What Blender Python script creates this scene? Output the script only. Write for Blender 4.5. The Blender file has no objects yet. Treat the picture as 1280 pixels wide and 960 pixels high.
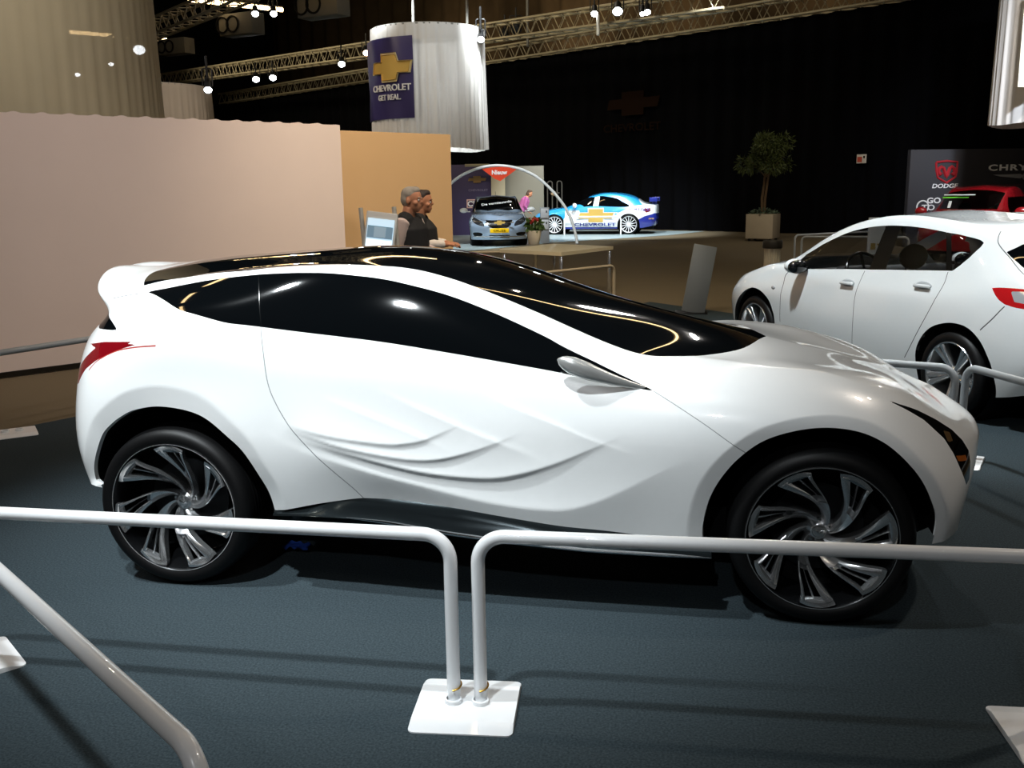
import bpy, bmesh, math, random
import numpy as np
from mathutils import Vector, Matrix
random.seed(7); RNG = np.random.default_rng(7)
SC = bpy.context.scene; COL = SC.collection
PI = math.pi

# ---------- camera (solved from the wheels and the barrier) ----------
FPX = 1210.; YAW, PITCH, ROLL = -.1808, .2004, -.0141; CAM = np.array([2.0510, -3.4705, 1.6025])
_fw = np.array([math.sin(YAW)*math.cos(PITCH), math.cos(YAW)*math.cos(PITCH), -math.sin(PITCH)])
_r = np.array([math.cos(YAW), -math.sin(YAW), 0.]); _u = np.cross(_r, _fw)
_r, _u = _r*math.cos(ROLL)+_u*math.sin(ROLL), -_r*math.sin(ROLL)+_u*math.cos(ROLL)
def ray(x, y): return _fw+_r*(x-640)/FPX-_u*(y-480)/FPX
def at(x, y, depth): return CAM+ray(x, y)*depth
def hit(x, y, ax, val):
    d = ray(x, y); return CAM+d*((val-CAM[ax])/d[ax])
def depth_of(P): return float((np.asarray(P)-CAM)@_fw)

# ---------- materials ----------
def lin(c):
    if isinstance(c, str): c = [int(c[i:i+2], 16)/255 for i in (0, 2, 4)]
    return tuple(x/12.92 if x <= .04045 else ((x+.055)/1.055)**2.4 for x in c)
MATS = {}
def mat(name, col, rough=.5, metal=0., coat=0., spec=.5, emit=None, es=0., alpha=1., trans=0., noise=0., nscale=40., bump=0., sheen=0., coatr=.03, ior=1.5):
    if name in MATS: return MATS[name]
    m = bpy.data.materials.new(name); m.use_nodes = True; nt = m.node_tree; b = nt.nodes['Principled BSDF']
    c = lin(col); I = b.inputs
    I['Base Color'].default_value = (*c, 1); I['Roughness'].default_value = rough; I['Metallic'].default_value = metal
    I['Coat Weight'].default_value = coat; I['Coat Roughness'].default_value = coatr; I['Specular IOR Level'].default_value = spec; I['IOR'].default_value = ior
    I['Alpha'].default_value = alpha; I['Transmission Weight'].default_value = trans
    if sheen: I['Sheen Weight'].default_value = sheen
    if emit is not None:
        I['Emission Color'].default_value = (*lin(emit), 1); I['Emission Strength'].default_value = es
    tc = nt.nodes.new('ShaderNodeTexCoord'); nz = nt.nodes.new('ShaderNodeTexNoise'); nz.inputs['Scale'].default_value = nscale; nz.inputs['Detail'].default_value = 4
    nt.links.new(tc.outputs['Object'], nz.inputs['Vector'])
    mx = nt.nodes.new('ShaderNodeMix'); mx.data_type = 'RGBA'
    k = noise if noise else .012
    mx.inputs[6].default_value = (*[x*(1-k) for x in c], 1); mx.inputs[7].default_value = (*[min(1, x*(1+k)) for x in c], 1)
    nt.links.new(nz.outputs['Fac'], mx.inputs[0]); nt.links.new(mx.outputs[2], I['Base Color'])
    if bump:
        bp = nt.nodes.new('ShaderNodeBump'); bp.inputs['Strength'].default_value = bump; bp.inputs['Distance'].default_value = .01
        nt.links.new(nz.outputs['Fac'], bp.inputs['Height']); nt.links.new(bp.outputs['Normal'], I['Normal'])
    MATS[name] = m; return m

# ---------- objects ----------
def meta(o, label=None, cat=None, group=None, kind=None):
    for k, v in (('label', label), ('category', cat), ('group', group), ('kind', kind)):
        if v: o[k] = v
    return o
def thing(name, label, cat, loc=(0, 0, 0), rz=0., group=None):
    o = bpy.data.objects.new(name, None); o.empty_display_size = .1; COL.objects.link(o)
    o.location = [float(x) for x in loc]; o.rotation_euler = (0, 0, rz)
    return meta(o, label, cat, group)
def link_mesh(name, V, F, m, parent=None, N=None, angle=40., label=None):
    me = bpy.data.meshes.new(name)
    V = np.asarray(V, float)
    if isinstance(F, np.ndarray):
        me.vertices.add(len(V)); me.vertices.foreach_set('co', V.astype(np.float32).ravel())
        k = F.shape[1]; me.loops.add(F.size); me.loops.foreach_set('vertex_index', F.astype(np.int32).ravel())
        me.polygons.add(len(F)); me.polygons.foreach_set('loop_start', np.arange(0, F.size, k, dtype=np.int32))
        me.update(calc_edges=True)
    else:
        me.from_pydata([tuple(v) for v in V], [], F); me.update()
    me.polygons.foreach_set('use_smooth', np.ones(len(me.polygons), bool))
    if N is not None: me.normals_split_custom_set_from_vertices([tuple(n) for n in N])
    elif angle < 180: me.set_sharp_from_angle(angle=math.radians(angle))
    for x in (m if isinstance(m, (list, tuple)) else [m]): me.materials.append(x)
    o = bpy.data.objects.new(name, me); COL.objects.link(o)
    if parent is not None: o.parent = parent
    if label: o['label'] = label
    return o
def copy_tree(o, parent=None):
    c = o.copy(); COL.objects.link(c)
    if parent is not None: c.parent = parent
    for ch in list(o.children): copy_tree(ch, c)
    return c

def rotm(rx=0, ry=0, rz=0):
    from mathutils import Euler
    return np.array(Euler((rx, ry, rz)).to_matrix())
class MB:
    def __init__(s): s.V, s.F = [], []
    def add(s, V, F, M=None, T=None):
        V = np.asarray(V, float)
        if M is not None: V = V@np.asarray(M).T
        if T is not None: V = V+np.asarray(T)
        k = len(s.V); s.V.extend(V.tolist()); s.F.extend([tuple(int(i)+k for i in f) for f in F]); return s
    def box(s, c, size, M=None, bev=0., seg=2):
        bm = bmesh.new(); bmesh.ops.create_cube(bm, size=1)
        for v in bm.verts: v.co = Vector((v.co.x*size[0], v.co.y*size[1], v.co.z*size[2]))
        if bev: bmesh.ops.bevel(bm, geom=bm.edges[:], offset=bev, segments=seg, affect='EDGES', profile=.5)
        bm.verts.ensure_lookup_table(); bm.verts.index_update()
        V = [v.co[:] for v in bm.verts]; F = [[v.index for v in f.verts] for f in bm.faces]; bm.free()
        return s.add(V, F, M, c)
    def tube(s, P, r, n=12, cap=True, flat=1.):
        P = np.asarray(P, float); m = len(P); r = np.full(m, r) if np.isscalar(r) else np.asarray(r, float)
        T = np.gradient(P, axis=0); T /= np.maximum(np.linalg.norm(T, axis=1, keepdims=True), 1e-9)
        a = np.array([0, 0, 1.]) if abs(T[0, 2]) < .9 else np.array([1., 0, 0]); a = a-T[0]*(a@T[0]); a /= np.linalg.norm(a)
        V = []
        for i in range(m):
            a = a-T[i]*(a@T[i]); a /= np.linalg.norm(a); b = np.cross(T[i], a)
            for k in range(n):
                w = 2*PI*k/n; V.append(P[i]+r[i]*(math.cos(w)*a+flat*math.sin(w)*b))
        F = [(i*n+k, i*n+(k+1) % n, (i+1)*n+(k+1) % n, (i+1)*n+k) for i in range(m-1) for k in range(n)]
        if cap: F += [tuple(range(n))[::-1], tuple(range((m-1)*n, m*n))]
        return s.add(V, F)
    def lathe(s, prof, n=32, M=None, T=None, cap=False, a0=0., a1=2*PI):
        """profile of (radius, height) turned about the local z axis"""
        full = abs(a1-a0-2*PI) < 1e-6; m = len(prof); k = n if full else n+1
        V = [(r*math.cos(a0+(a1-a0)*j/n), r*math.sin(a0+(a1-a0)*j/n), z) for (r, z) in prof for j in range(k)]
        F = [(i*k+j, i*k+(j+1) % k, (i+1)*k+(j+1) % k, (i+1)*k+j) for i in range(m-1) for j in range(n)]
        if cap: F += [tuple(range(k))[::-1], tuple(range((m-1)*k, m*k))]
        return s.add(V, F, M, T)
    def prism(s, poly, d, M=None, T=None):
        """2-D outline in local x,z thickened along local y from 0 to d"""
        n = len(poly); V = [(x, 0, z) for x, z in poly]+[(x, d, z) for x, z in poly]
        F = [tuple(range(n)), tuple(range(n, 2*n))[::-1]]+[(i, i+n, (i+1) % n+n, (i+1) % n) for i in range(n)]
        return s.add(V, F, M, T)
    def ball(s, c, r, nu=16, nv=10, M=None):
        r = (r, r, r) if np.isscalar(r) else r
        V = [(0, 0, r[2])]+[(r[0]*math.sin(PI*i/nv)*math.cos(2*PI*j/nu), r[1]*math.sin(PI*i/nv)*math.sin(2*PI*j/nu), r[2]*math.cos(PI*i/nv)) for i in range(1, nv) for j in range(nu)]+[(0, 0, -r[2])]
        F = [(0, 1+j, 1+(j+1) % nu) for j in range(nu)]
        F += [(1+i*nu+j, 1+(i+1)*nu+j, 1+(i+1)*nu+(j+1) % nu, 1+i*nu+(j+1) % nu) for i in range(nv-2) for j in range(nu)]
        e = 1+(nv-1)*nu; F += [(1+(nv-2)*nu+j, e, 1+(nv-2)*nu+(j+1) % nu) for j in range(nu)]
        return s.add(V, F, M, c)
    def obj(s, name, m, parent=None, angle=40., label=None): return link_mesh(name, s.V, s.F, m, parent, None, angle, label)
def bend(P, R, n=8):
    """polyline with rounded corners"""
    P = [np.asarray(p, float) for p in P]; o = [P[0]]
    for a, b, c in zip(P[:-2], P[1:-1], P[2:]):
        u, v = (a-b)/np.linalg.norm(a-b), (c-b)/np.linalg.norm(c-b); w = math.acos(np.clip(u@v, -1, 1))
        t = min(R/math.tan(w/2), .48*np.linalg.norm(a-b), .48*np.linalg.norm(c-b)); R2 = t*math.tan(w/2)
        bis = (u+v)/np.linalg.norm(u+v); ctr = b+bis*R2/math.sin(w/2); s0, s1 = b+u*t-ctr, b+v*t-ctr
        ang = PI-w
        for k in range(n+1):
            f = k/n; o.append(ctr+(s0*math.sin((1-f)*ang)+s1*math.sin(f*ang))/math.sin(ang))
    o.append(P[-1]); return np.array(o)
def frame(x, z=(0, 0, 1)):
    """matrix whose columns are local x, y, z: x along the given direction, z close to the given one"""
    x = np.asarray(x, float); x = x/np.linalg.norm(x); z = np.asarray(z, float); z = z-x*(z@x); z /= np.linalg.norm(z)
    return np.stack([x, np.cross(z, x), z], 1)
def text(mb, s, h, M, T, wide=1., slant=0., bold=0., depth=.004, align='CENTER', gap=1., warp=None):
    """lettering in the local x,z plane (y thickness), cap height h, centred on T"""
    cu = bpy.data.curves.new('t', 'FONT'); cu.body = s; cu.size = 1; cu.align_x = align; cu.extrude = .5; cu.offset = bold; cu.space_character = gap; cu.resolution_u = 3
    o = bpy.data.objects.new('t', cu); COL.objects.link(o); dg = bpy.context.evaluated_depsgraph_get(); dg.update()
    me = o.evaluated_get(dg).to_mesh()
    V = np.array([v.co[:] for v in me.vertices]); F = [tuple(p.vertices) for p in me.polygons]
    o.evaluated_get(dg).to_mesh_clear(); bpy.data.objects.remove(o); bpy.data.curves.remove(cu)
    if not len(V): return mb
    k = h/.69; V = np.stack([(V[:, 0]*wide+V[:, 1]*slant)*k, -V[:, 2]*2*depth*.5+0, (V[:, 1]-.345)*k], 1)
    if warp: V = warp(V)
    return mb.add(V, F, M, T)
# ---------- surface engine (numpy only) ----------
def nat_basis(k, q):
    """matrix of the natural cubic spline through knots k, sampled at q"""
    k = np.asarray(k, float); q = np.asarray(q, float); n = len(k); h = np.diff(k)
    A = np.eye(n); B = np.zeros((n, n))
    for i in range(1, n-1):
        A[i, i-1] = h[i-1]; A[i, i] = 2*(h[i-1]+h[i]); A[i, i+1] = h[i]
        B[i, i-1] = 6/h[i-1]; B[i, i] = -6/h[i-1]-6/h[i]; B[i, i+1] = 6/h[i]
    D2 = np.linalg.solve(A, B); I = np.eye(n)
    j = np.clip(np.searchsorted(k, q, side='right')-1, 0, n-2)
    a = (k[j+1]-q)/h[j]; b = (q-k[j])/h[j]
    return a[:, None]*I[j]+b[:, None]*I[j+1]+(((a**3-a)*h[j]**2)[:, None]*D2[j]+((b**3-b)*h[j]**2)[:, None]*D2[j+1])/6

class Patch:
    """half body: T[guide][station] = (x, half width, z); mirrored ghosts keep the centre plane smooth"""
    def __init__(s, T):
        T = np.array(T, float); nv, nu = T.shape[:2]
        m = np.array([1, -1, 1.])
        du = np.linalg.norm(np.diff(T, axis=1), axis=2).mean(0); dv = np.linalg.norm(np.diff(T, axis=0), axis=2).mean(1)
        s.ku = np.r_[0, np.cumsum(du)]; s.kv = np.r_[0, np.cumsum(dv)]; s.U = s.ku[-1]; s.V = s.kv[-1]
        E = np.concatenate([T[:, 2:0:-1]*m, T, T[:, -2:-4:-1]*m], 1)
        E = np.concatenate([E, E[-2:-4:-1]*m], 0)
        s.T = E
        s.eu = np.r_[-s.ku[2:0:-1], s.ku, 2*s.U-s.ku[-2:-4:-1]]
        s.ev = np.r_[s.kv, 2*s.V-s.kv[-2:-4:-1]]
    def grid(s, uq, vq):
        return np.einsum('iu,jv,vuc->ijc', nat_basis(s.eu, uq), nat_basis(s.ev, vq), s.T)

def body_mesh(patch, uq, vq, disp=None):
    """closed-over-the-top mesh: (V, UV, side, F); near side has y<0"""
    G = patch.grid(uq, vq); nu, nv = len(uq), len(vq)
    U, W = np.meshgrid(uq, vq, indexing='ij')
    n = np.cross(np.gradient(G, axis=0), np.gradient(G, axis=1)); n /= np.maximum(np.linalg.norm(n, axis=2, keepdims=True), 1e-9)
    if disp is not None:
        G = G + disp(U, W, G, n)
    G[0, :, 1] = 0; G[-1, :, 1] = 0; G[:, -1, 1] = 0
    A = G*np.array([1, -1, 1.]); B = G[:, ::-1][:, 1:]
    V = np.concatenate([A, B], 1); UV = np.concatenate([np.stack([U, W], 2), np.stack([U, W], 2)[:, ::-1][:, 1:]], 1)
    m = V.shape[1]; idx = np.arange(nu*m).reshape(nu, m)
    idx[0] = np.minimum(idx[0], idx[0][::-1]); idx[-1] = np.minimum(idx[-1], idx[-1][::-1])
    a, b, c, d = idx[:-1, :-1], idx[1:, :-1], idx[1:, 1:], idx[:-1, 1:]
    F = np.concatenate([np.stack([a, b, c], 2).reshape(-1, 3), np.stack([a, c, d], 2).reshape(-1, 3)])
    F = F[(F[:, 0] != F[:, 1]) & (F[:, 1] != F[:, 2]) & (F[:, 0] != F[:, 2])]
    return V.reshape(-1, 3), UV.reshape(-1, 2), F

def vnormals(V, F):
    fn = np.cross(V[F[:, 1]]-V[F[:, 0]], V[F[:, 2]]-V[F[:, 0]]); N = np.zeros_like(V)
    for k in range(3):
        np.add.at(N, F[:, k], fn)
    return N/np.maximum(np.linalg.norm(N, axis=1, keepdims=True), 1e-12)

class Soup:
    """growing vertex pool with attributes; pieces are face arrays into it"""
    def __init__(s, V, N, A):
        s.X = np.concatenate([V, N, A], 1)            # A: any per-vertex attributes
    V = property(lambda s: s.X[:, :3]); N = property(lambda s: s.X[:, 3:6]); A = property(lambda s: s.X[:, 6:])
    def cut(s, F, fn):
        """split faces F by the zero line of fn(V, A) -> (inside, outside)"""
        if not len(F): return F, F
        used = np.unique(F); d = np.zeros(len(s.X)); d[used] = fn(s.V[used], s.A[used])
        d[np.abs(d) < 1e-7] = 1e-7
        neg = d < 0; c = neg[F].sum(1)
        ins, out = [F[c == 3]], [F[c == 0]]
        for want in (1, 2):
            M = F[c == want]
            if not len(M): continue
            odd = neg[M] if want == 1 else ~neg[M]
            k = odd.argmax(1); r = np.arange(len(M))
            p, q, t = M[r, k], M[r, (k+1) % 3], M[r, (k+2) % 3]
            pq = s._edge(p, q, d); pt = s._edge(p, t, d)
            tip = np.stack([p, pq, pt], 1); base = np.concatenate([np.stack([pq, q, t], 1), np.stack([pq, t, pt], 1)])
            (ins if want == 1 else out).append(tip); (out if want == 1 else ins).append(base)
        return np.concatenate(ins), np.concatenate(out)
    def _edge(s, p, q, d):
        lo, hi = np.minimum(p, q), np.maximum(p, q)
        key, inv = np.unique(np.stack([lo, hi], 1), axis=0, return_inverse=True); inv = inv.reshape(-1)
        if not hasattr(s, 'memo'): s.memo = {}
        t = d[key[:, 0]]/(d[key[:, 0]]-d[key[:, 1]])
        new = s.X[key[:, 0]]*(1-t)[:, None]+s.X[key[:, 1]]*t[:, None]
        n = np.linalg.norm(new[:, 3:6], axis=1, keepdims=True); new[:, 3:6] /= np.maximum(n, 1e-9)
        ids = np.empty(len(key), int); add = []
        for i, (a, b) in enumerate(key):
            k = (int(a), int(b), round(float(t[i]), 6))
            if k not in s.memo:
                s.memo[k] = len(s.X)+len(add); add.append(new[i])
            ids[i] = s.memo[k]
        if add: s.X = np.concatenate([s.X, np.array(add)])
        return ids[inv]

def seg_dist(P, L):
    """distance to polyline, signed left/right side and arclength of the foot point"""
    best = np.full(len(P), 1e9); sg = np.ones(len(P)); al = np.zeros(len(P)); acc = 0.
    for a, b in zip(L[:-1], L[1:]):
        e = b-a; l = np.hypot(*e); w = P-a
        t = np.clip((w@e)/(l*l), 0, 1); d = np.hypot(*(w-t[:, None]*e).T); k = d < best-1e-12
        best[k] = d[k]; sg[k] = np.sign(e[0]*w[k, 1]-e[1]*w[k, 0]); al[k] = acc+t[k]*l; acc += l
    return best, sg, al
def in_poly(P, L):
    x, y = P.T; r = np.zeros(len(P), bool)
    for (x0, y0), (x1, y1) in zip(L, np.roll(L, -1, 0)):
        k = (y0 > y) != (y1 > y)
        if y0 != y1: r ^= k & (x < (x1-x0)*(y-y0)/(y1-y0)+x0)
    return r
def poly_fn(L, near=.15):
    """signed distance to a closed outline in the (u, v) chart, negative inside"""
    L = np.asarray(L, float); C = np.vstack([L, L[:1]]); lo, hi = L.min(0)-near, L.max(0)+near
    def fn(V, A):
        P = A[:, :2]; o = np.full(len(P), near); k = ((P > lo) & (P < hi)).all(1)
        if k.any():
            Q = P[k]; d = seg_dist(Q, C)[0]; o[k] = np.where(in_poly(Q, L), -d, d)
        return o
    return fn
def smooth_line(P, n=8, closed=False):
    """Catmull-Rom through points"""
    P = np.asarray(P, float)
    Q = np.vstack([P[-1:], P, P[:2]]) if closed else np.vstack([2*P[0]-P[1], P, 2*P[-1]-P[-2]])
    o = []
    for i in range(1, len(Q)-2):
        a, b, c, d = Q[i-1:i+3]
        for t in np.arange(n)/n:
            o.append(.5*(2*b+(c-a)*t+(2*a-5*b+4*c-d)*t*t+(3*b-a-3*c+d)*t**3))
    if not closed: o.append(P[-1])
    return np.array(o)
# guides of the concept car, bottom edge to centre line; 16 stations tail to nose: (x, half width, z)
HERO = [
 [(-.50,0,.37),(-.49,.38,.37),(-.45,.63,.40),(-.365,.765,.405),(0,.79,.33),(.4,.78,.33),(.8,.755,.405),(1.2,.745,.382),(1.6,.745,.33),(2.0,.76,.288),(2.3,.785,.275),(2.55,.79,.275),(2.85,.78,.285),(2.99,.71,.325),(3.12,.40,.30),(3.16,0,.30)],
 [(-.565,0,.60),(-.55,.40,.60),(-.49,.66,.60),(-.37,.775,.60),(0,.825,.60),(.4,.808,.62),(.8,.785,.635),(1.2,.776,.635),(1.6,.78,.63),(2.0,.803,.60),(2.3,.83,.57),(2.55,.835,.55),(2.85,.81,.50),(3.015,.71,.45),(3.135,.40,.43),(3.175,0,.43)],
 [(-.56,0,.84),(-.545,.38,.84),(-.485,.62,.84),(-.345,.75,.86),(0,.79,.88),(.4,.785,.86),(.8,.775,.83),(1.2,.765,.80),(1.6,.77,.77),(2.0,.795,.75),(2.3,.82,.735),(2.55,.825,.71),(2.85,.785,.64),(3.03,.66,.555),(3.165,.38,.53),(3.203,0,.53)],
 [(-.50,0,1.035),(-.49,.34,1.03),(-.44,.56,1.02),(-.30,.69,1.045),(0,.735,1.105),(.4,.73,1.082),(.8,.725,1.035),(1.2,.715,.98),(1.6,.72,.917),(2.0,.74,.86),(2.3,.76,.845),(2.55,.755,.815),(2.85,.70,.735),(3.045,.57,.635),(3.185,.33,.60),(3.228,0,.60)],
 [(-.37,0,1.12),(-.36,.34,1.12),(-.36,.55,1.11),(-.26,.62,1.145),(0,.565,1.235),(.4,.57,1.274),(.8,.575,1.262),(1.2,.59,1.168),(1.6,.63,1.0),(2.0,.64,.912),(2.3,.63,.928),(2.55,.61,.905),(2.85,.57,.82),(3.055,.46,.70),(3.18,.27,.655),(3.225,0,.652)],
 [(-.53,0,1.215),(-.51,.30,1.21),(-.425,.49,1.18),(-.27,.52,1.21),(0,.49,1.258),(.4,.50,1.294),(.8,.50,1.302),(1.2,.50,1.226),(1.6,.505,1.062),(2.0,.49,.945),(2.3,.46,.948),(2.55,.44,.917),(2.85,.40,.85),(3.01,.32,.757),(3.115,.18,.71),(3.155,0,.705)],
 [(-.46,0,1.25),(-.38,0,1.263),(-.28,0,1.277),(-.17,0,1.291),(0,0,1.31),(.4,0,1.337),(.8,0,1.35),(1.2,0,1.290),(1.6,0,1.165),(2.0,0,1.055),(2.3,0,.98),(2.55,0,.92),(2.80,0,.86),(2.93,0,.817),(3.01,0,.786),(3.075,0,.758)],
]
FEATS = {
 'window': [(0.8222,0.7652),(0.9365,0.7276),(1.047,0.716),(1.2043,0.7227),(1.3942,0.737),(1.5999,0.7409),(1.7357,0.7375),(1.8688,0.7373),(2.0011,0.735),(2.1322,0.7372),(2.2641,0.7392),(2.3959,0.7451),(2.5272,0.7463),(2.5929,0.7371),(2.7377,0.7058),(2.8792,0.6234),(2.9642,0.5707),(2.9107,0.5723),(2.7902,0.5731),(2.6049,0.5795),(2.415,0.5793),(2.1594,0.5805),(1.9055,0.582),(1.6487,0.5804),(1.3859,0.5791),(1.2528,0.578),(1.1118,0.5955),(1.034,0.6149),(0.9481,0.6621),(0.8802,0.7136)],
 'roofglass': [(0.7225,1.128),(0.6906,1.0739),(0.6723,1.0383),(0.6962,0.9814),(0.7303,0.919),(0.7709,0.8501),(0.8871,0.8535),(1.0527,0.8086),(1.2422,0.772),(1.4119,0.8109),(1.5709,0.8787),(1.7465,0.863),(1.9097,0.8892),(2.0103,0.8858),(2.112,0.8723),(2.2463,0.8615),(2.379,0.8636),(2.5109,0.8686),(2.6422,0.8675),(2.7715,0.8622),(2.8673,0.8543),(2.9457,0.852),(3.0231,0.8591),(3.1463,0.8757),(3.3065,0.9732),(3.4169,1.2717)],
 'arch_rear': [(1.4392,0.0),(1.423,0.0491),(1.3876,0.1216),(1.3224,0.211),(1.2488,0.2652),(1.1674,0.311),(1.087,0.3335),(0.9792,0.3438),(0.9025,0.3368),(0.8546,0.3233),(0.7963,0.2916),(0.7526,0.2485),(0.7023,0.1331),(0.6904,0.0431),(0.7247,0.0164)],
 'arch_front': [(3.1569,0.0),(3.1509,0.0132),(3.1516,0.0644),(3.1734,0.1414),(3.2188,0.2214),(3.2793,0.303),(3.3559,0.3815),(3.4497,0.4416),(3.5434,0.4846),(3.6288,0.5045),(3.7138,0.5029),(3.791,0.4723),(3.8622,0.4116),(3.9246,0.3393),(3.975,0.2464),(4.0141,0.1404),(4.0297,0.0)],
 'tail': [(0.6184,0.5354),(0.7266,0.5359),(0.817,0.5266),(0.9055,0.5187),(0.8501,0.5157),(0.9566,0.5125),(0.8848,0.51),(0.809,0.4995),(0.758,0.4864),(0.7096,0.472),(0.6497,0.4462),(0.6215,0.4255),(0.5881,0.3976),(0.5571,0.4065),(0.5385,0.4413),(0.6189,0.4841),(0.674,0.512),(0.6826,0.5177)],
 'rearcorner': [(0.5385,0.7723),(0.6252,0.6941),(0.7319,0.6147),(0.7845,0.5722),(0.737,0.582),(0.6269,0.6061),(0.5385,0.6504),(0.5664,0.6968)],
 'tailline': [(0.6773,0.4436),(0.72,0.4717),(0.7984,0.4957),(0.8707,0.5025),(0.9757,0.5036)],
 'head': [(3.7712,0.6831),(3.8488,0.6847),(3.9212,0.6985),(3.9964,0.7027),(4.0609,0.6906),(4.1174,0.6456),(4.1725,0.5751),(4.1942,0.4976),(4.195,0.4295),(4.1946,0.3848),(4.1647,0.3573),(4.109,0.4562),(4.0658,0.5436),(4.0189,0.61),(3.9736,0.6381),(3.9396,0.6599),(3.8787,0.6708),(3.833,0.6773)],
 'lamp_amber': [(4.081,0.5337),(4.1478,0.5464),(4.162,0.5118),(4.0951,0.5035)],
 'lamp_gold': [(4.0172,0.6562),(4.0476,0.6661),(4.0621,0.6187),(4.0379,0.5966)],
 'lamp_chrome': [(4.0887,0.6519),(4.1055,0.6475),(4.0765,0.5494),(4.065,0.5505)],
 'shut_rear': [(1.4053,0.5808),(1.4253,0.515),(1.4459,0.423),(1.4784,0.3634),(1.5267,0.3009),(1.5736,0.2526),(1.6252,0.2026),(1.6931,0.137),(1.7653,0.0602),(1.8106,0.0)],
 'shut_front': [(2.9613,0.57),(3.0594,0.4995),(3.1466,0.4343),(3.2185,0.3764),(3.2785,0.3325),(3.3473,0.2876)],
 'shut_window': [(1.3265,0.7508),(1.3757,0.6454),(1.4096,0.5771)],
 'shut_pillar': [(0.8327,0.7586),(0.714,0.8003),(0.6175,0.8189)],
 'arch_seam': [(2.9613,0.57),(2.878,0.6588),(2.7823,0.7349),(2.7009,0.773),(2.6341,0.8013)],
 'wave1': [(1.4606,0.3127),(1.5591,0.2907),(1.718,0.2613),(1.9077,0.2394),(1.9879,0.2417),(2.0688,0.258),(2.1663,0.3038),(2.2468,0.3487)],
 'wave2': [(1.4602,0.2975),(1.5905,0.2664),(1.7477,0.2247),(1.9687,0.1842),(2.1138,0.1831),(2.2608,0.2182),(2.3745,0.2645),(2.4864,0.3285)],
 'wave3': [(1.4596,0.2822),(1.5895,0.2468),(1.7776,0.1957),(2.0299,0.1361),(2.2562,0.1222),(2.4187,0.1379),(2.6112,0.1957),(2.7662,0.2803),(2.8858,0.3713)],
 'wave4': [(1.4082,0.2749),(1.4909,0.2402),(1.7118,0.1683),(1.9619,0.095),(2.2841,0.0471),(2.5755,0.0476),(2.734,0.0806),(2.8876,0.1457),(3.035,0.2286),(3.1632,0.3046)],
 'diag1': [(1.6581,0.3999),(1.8161,0.3539),(2.0373,0.2768),(2.1958,0.206)],
 'diag2': [(1.8813,0.4458),(2.1028,0.3642),(2.3265,0.273),(2.5639,0.1862)],
 'diag3': [(2.2935,0.4652),(2.549,0.3844),(2.7357,0.3009),(2.9168,0.2441)],
 'crest': [(2.7823,0.7349),(3.0539,0.8626),(3.3505,0.7425),(3.5856,0.7498),(3.7864,0.7143)],
}
HATCH = [
 [(-.80,0,.30),(-.79,.45,.30),(-.72,.72,.30),(-.5,.82,.24),(0,.83,.2),(.5,.83,.2),(1,.83,.2),(1.5,.83,.2),(1.9,.83,.2),(2.2,.83,.2),(2.64,.83,.2),(3.0,.82,.22),(3.2,.74,.22),(3.33,.60,.22),(3.46,.35,.22),(3.5,0,.22)],
 [(-.88,0,.55),(-.87,.45,.55),(-.80,.74,.55),(-.55,.86,.56),(0,.875,.58),(.5,.87,.58),(1,.868,.58),(1.5,.868,.58),(1.9,.87,.58),(2.2,.872,.58),(2.64,.875,.58),(3.0,.855,.55),(3.22,.77,.52),(3.38,.60,.50),(3.52,.35,.48),(3.56,0,.48)],
 [(-.84,0,.84),(-.83,.45,.84),(-.76,.70,.84),(-.52,.82,.86),(0,.85,.86),(.5,.85,.84),(1,.85,.82),(1.5,.85,.80),(1.9,.855,.79),(2.2,.86,.78),(2.64,.86,.76),(3.0,.83,.70),(3.2,.75,.66),(3.36,.58,.63),(3.49,.34,.60),(3.53,0,.60)],
 [(-.80,0,.98),(-.79,.42,.98),(-.71,.64,.98),(-.5,.76,1.01),(0,.80,1.0),(.5,.81,.97),(1,.815,.95),(1.5,.82,.935),(2.0,.82,.92),(2.35,.81,.91),(2.66,.79,.875),(3.0,.76,.80),(3.18,.68,.76),(3.33,.53,.72),(3.45,.31,.69),(3.49,0,.69)],
 [(-.72,0,1.15),(-.71,.38,1.15),(-.62,.55,1.16),(-.42,.64,1.18),(0,.665,1.30),(.5,.66,1.38),(1,.65,1.385),(1.6,.655,1.26),(2.1,.69,1.04),(2.42,.69,.965),(2.66,.68,.925),(2.95,.64,.83),(3.12,.56,.785),(3.26,.44,.75),(3.38,.26,.72),(3.41,0,.72)],
 [(-.68,0,1.28),(-.67,.34,1.28),(-.58,.48,1.29),(-.40,.54,1.33),(0,.56,1.385),(.5,.56,1.428),(1,.56,1.435),(1.65,.57,1.32),(2.1,.60,1.125),(2.42,.58,.99),(2.66,.5,.955),(2.9,.44,.87),(3.06,.36,.82),(3.18,.28,.785),(3.27,.16,.76),(3.3,0,.755)],
 [(-.66,0,1.335),(-.57,0,1.36),(-.46,0,1.38),(-.3,0,1.403),(0,0,1.43),(.5,0,1.462),(1,0,1.468),(1.6,0,1.39),(2.02,0,1.22),(2.38,0,1.03),(2.64,0,.975),(2.85,0,.925),(2.98,0,.87),(3.08,0,.84),(3.15,0,.815),(3.2,0,.80)],
]
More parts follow.
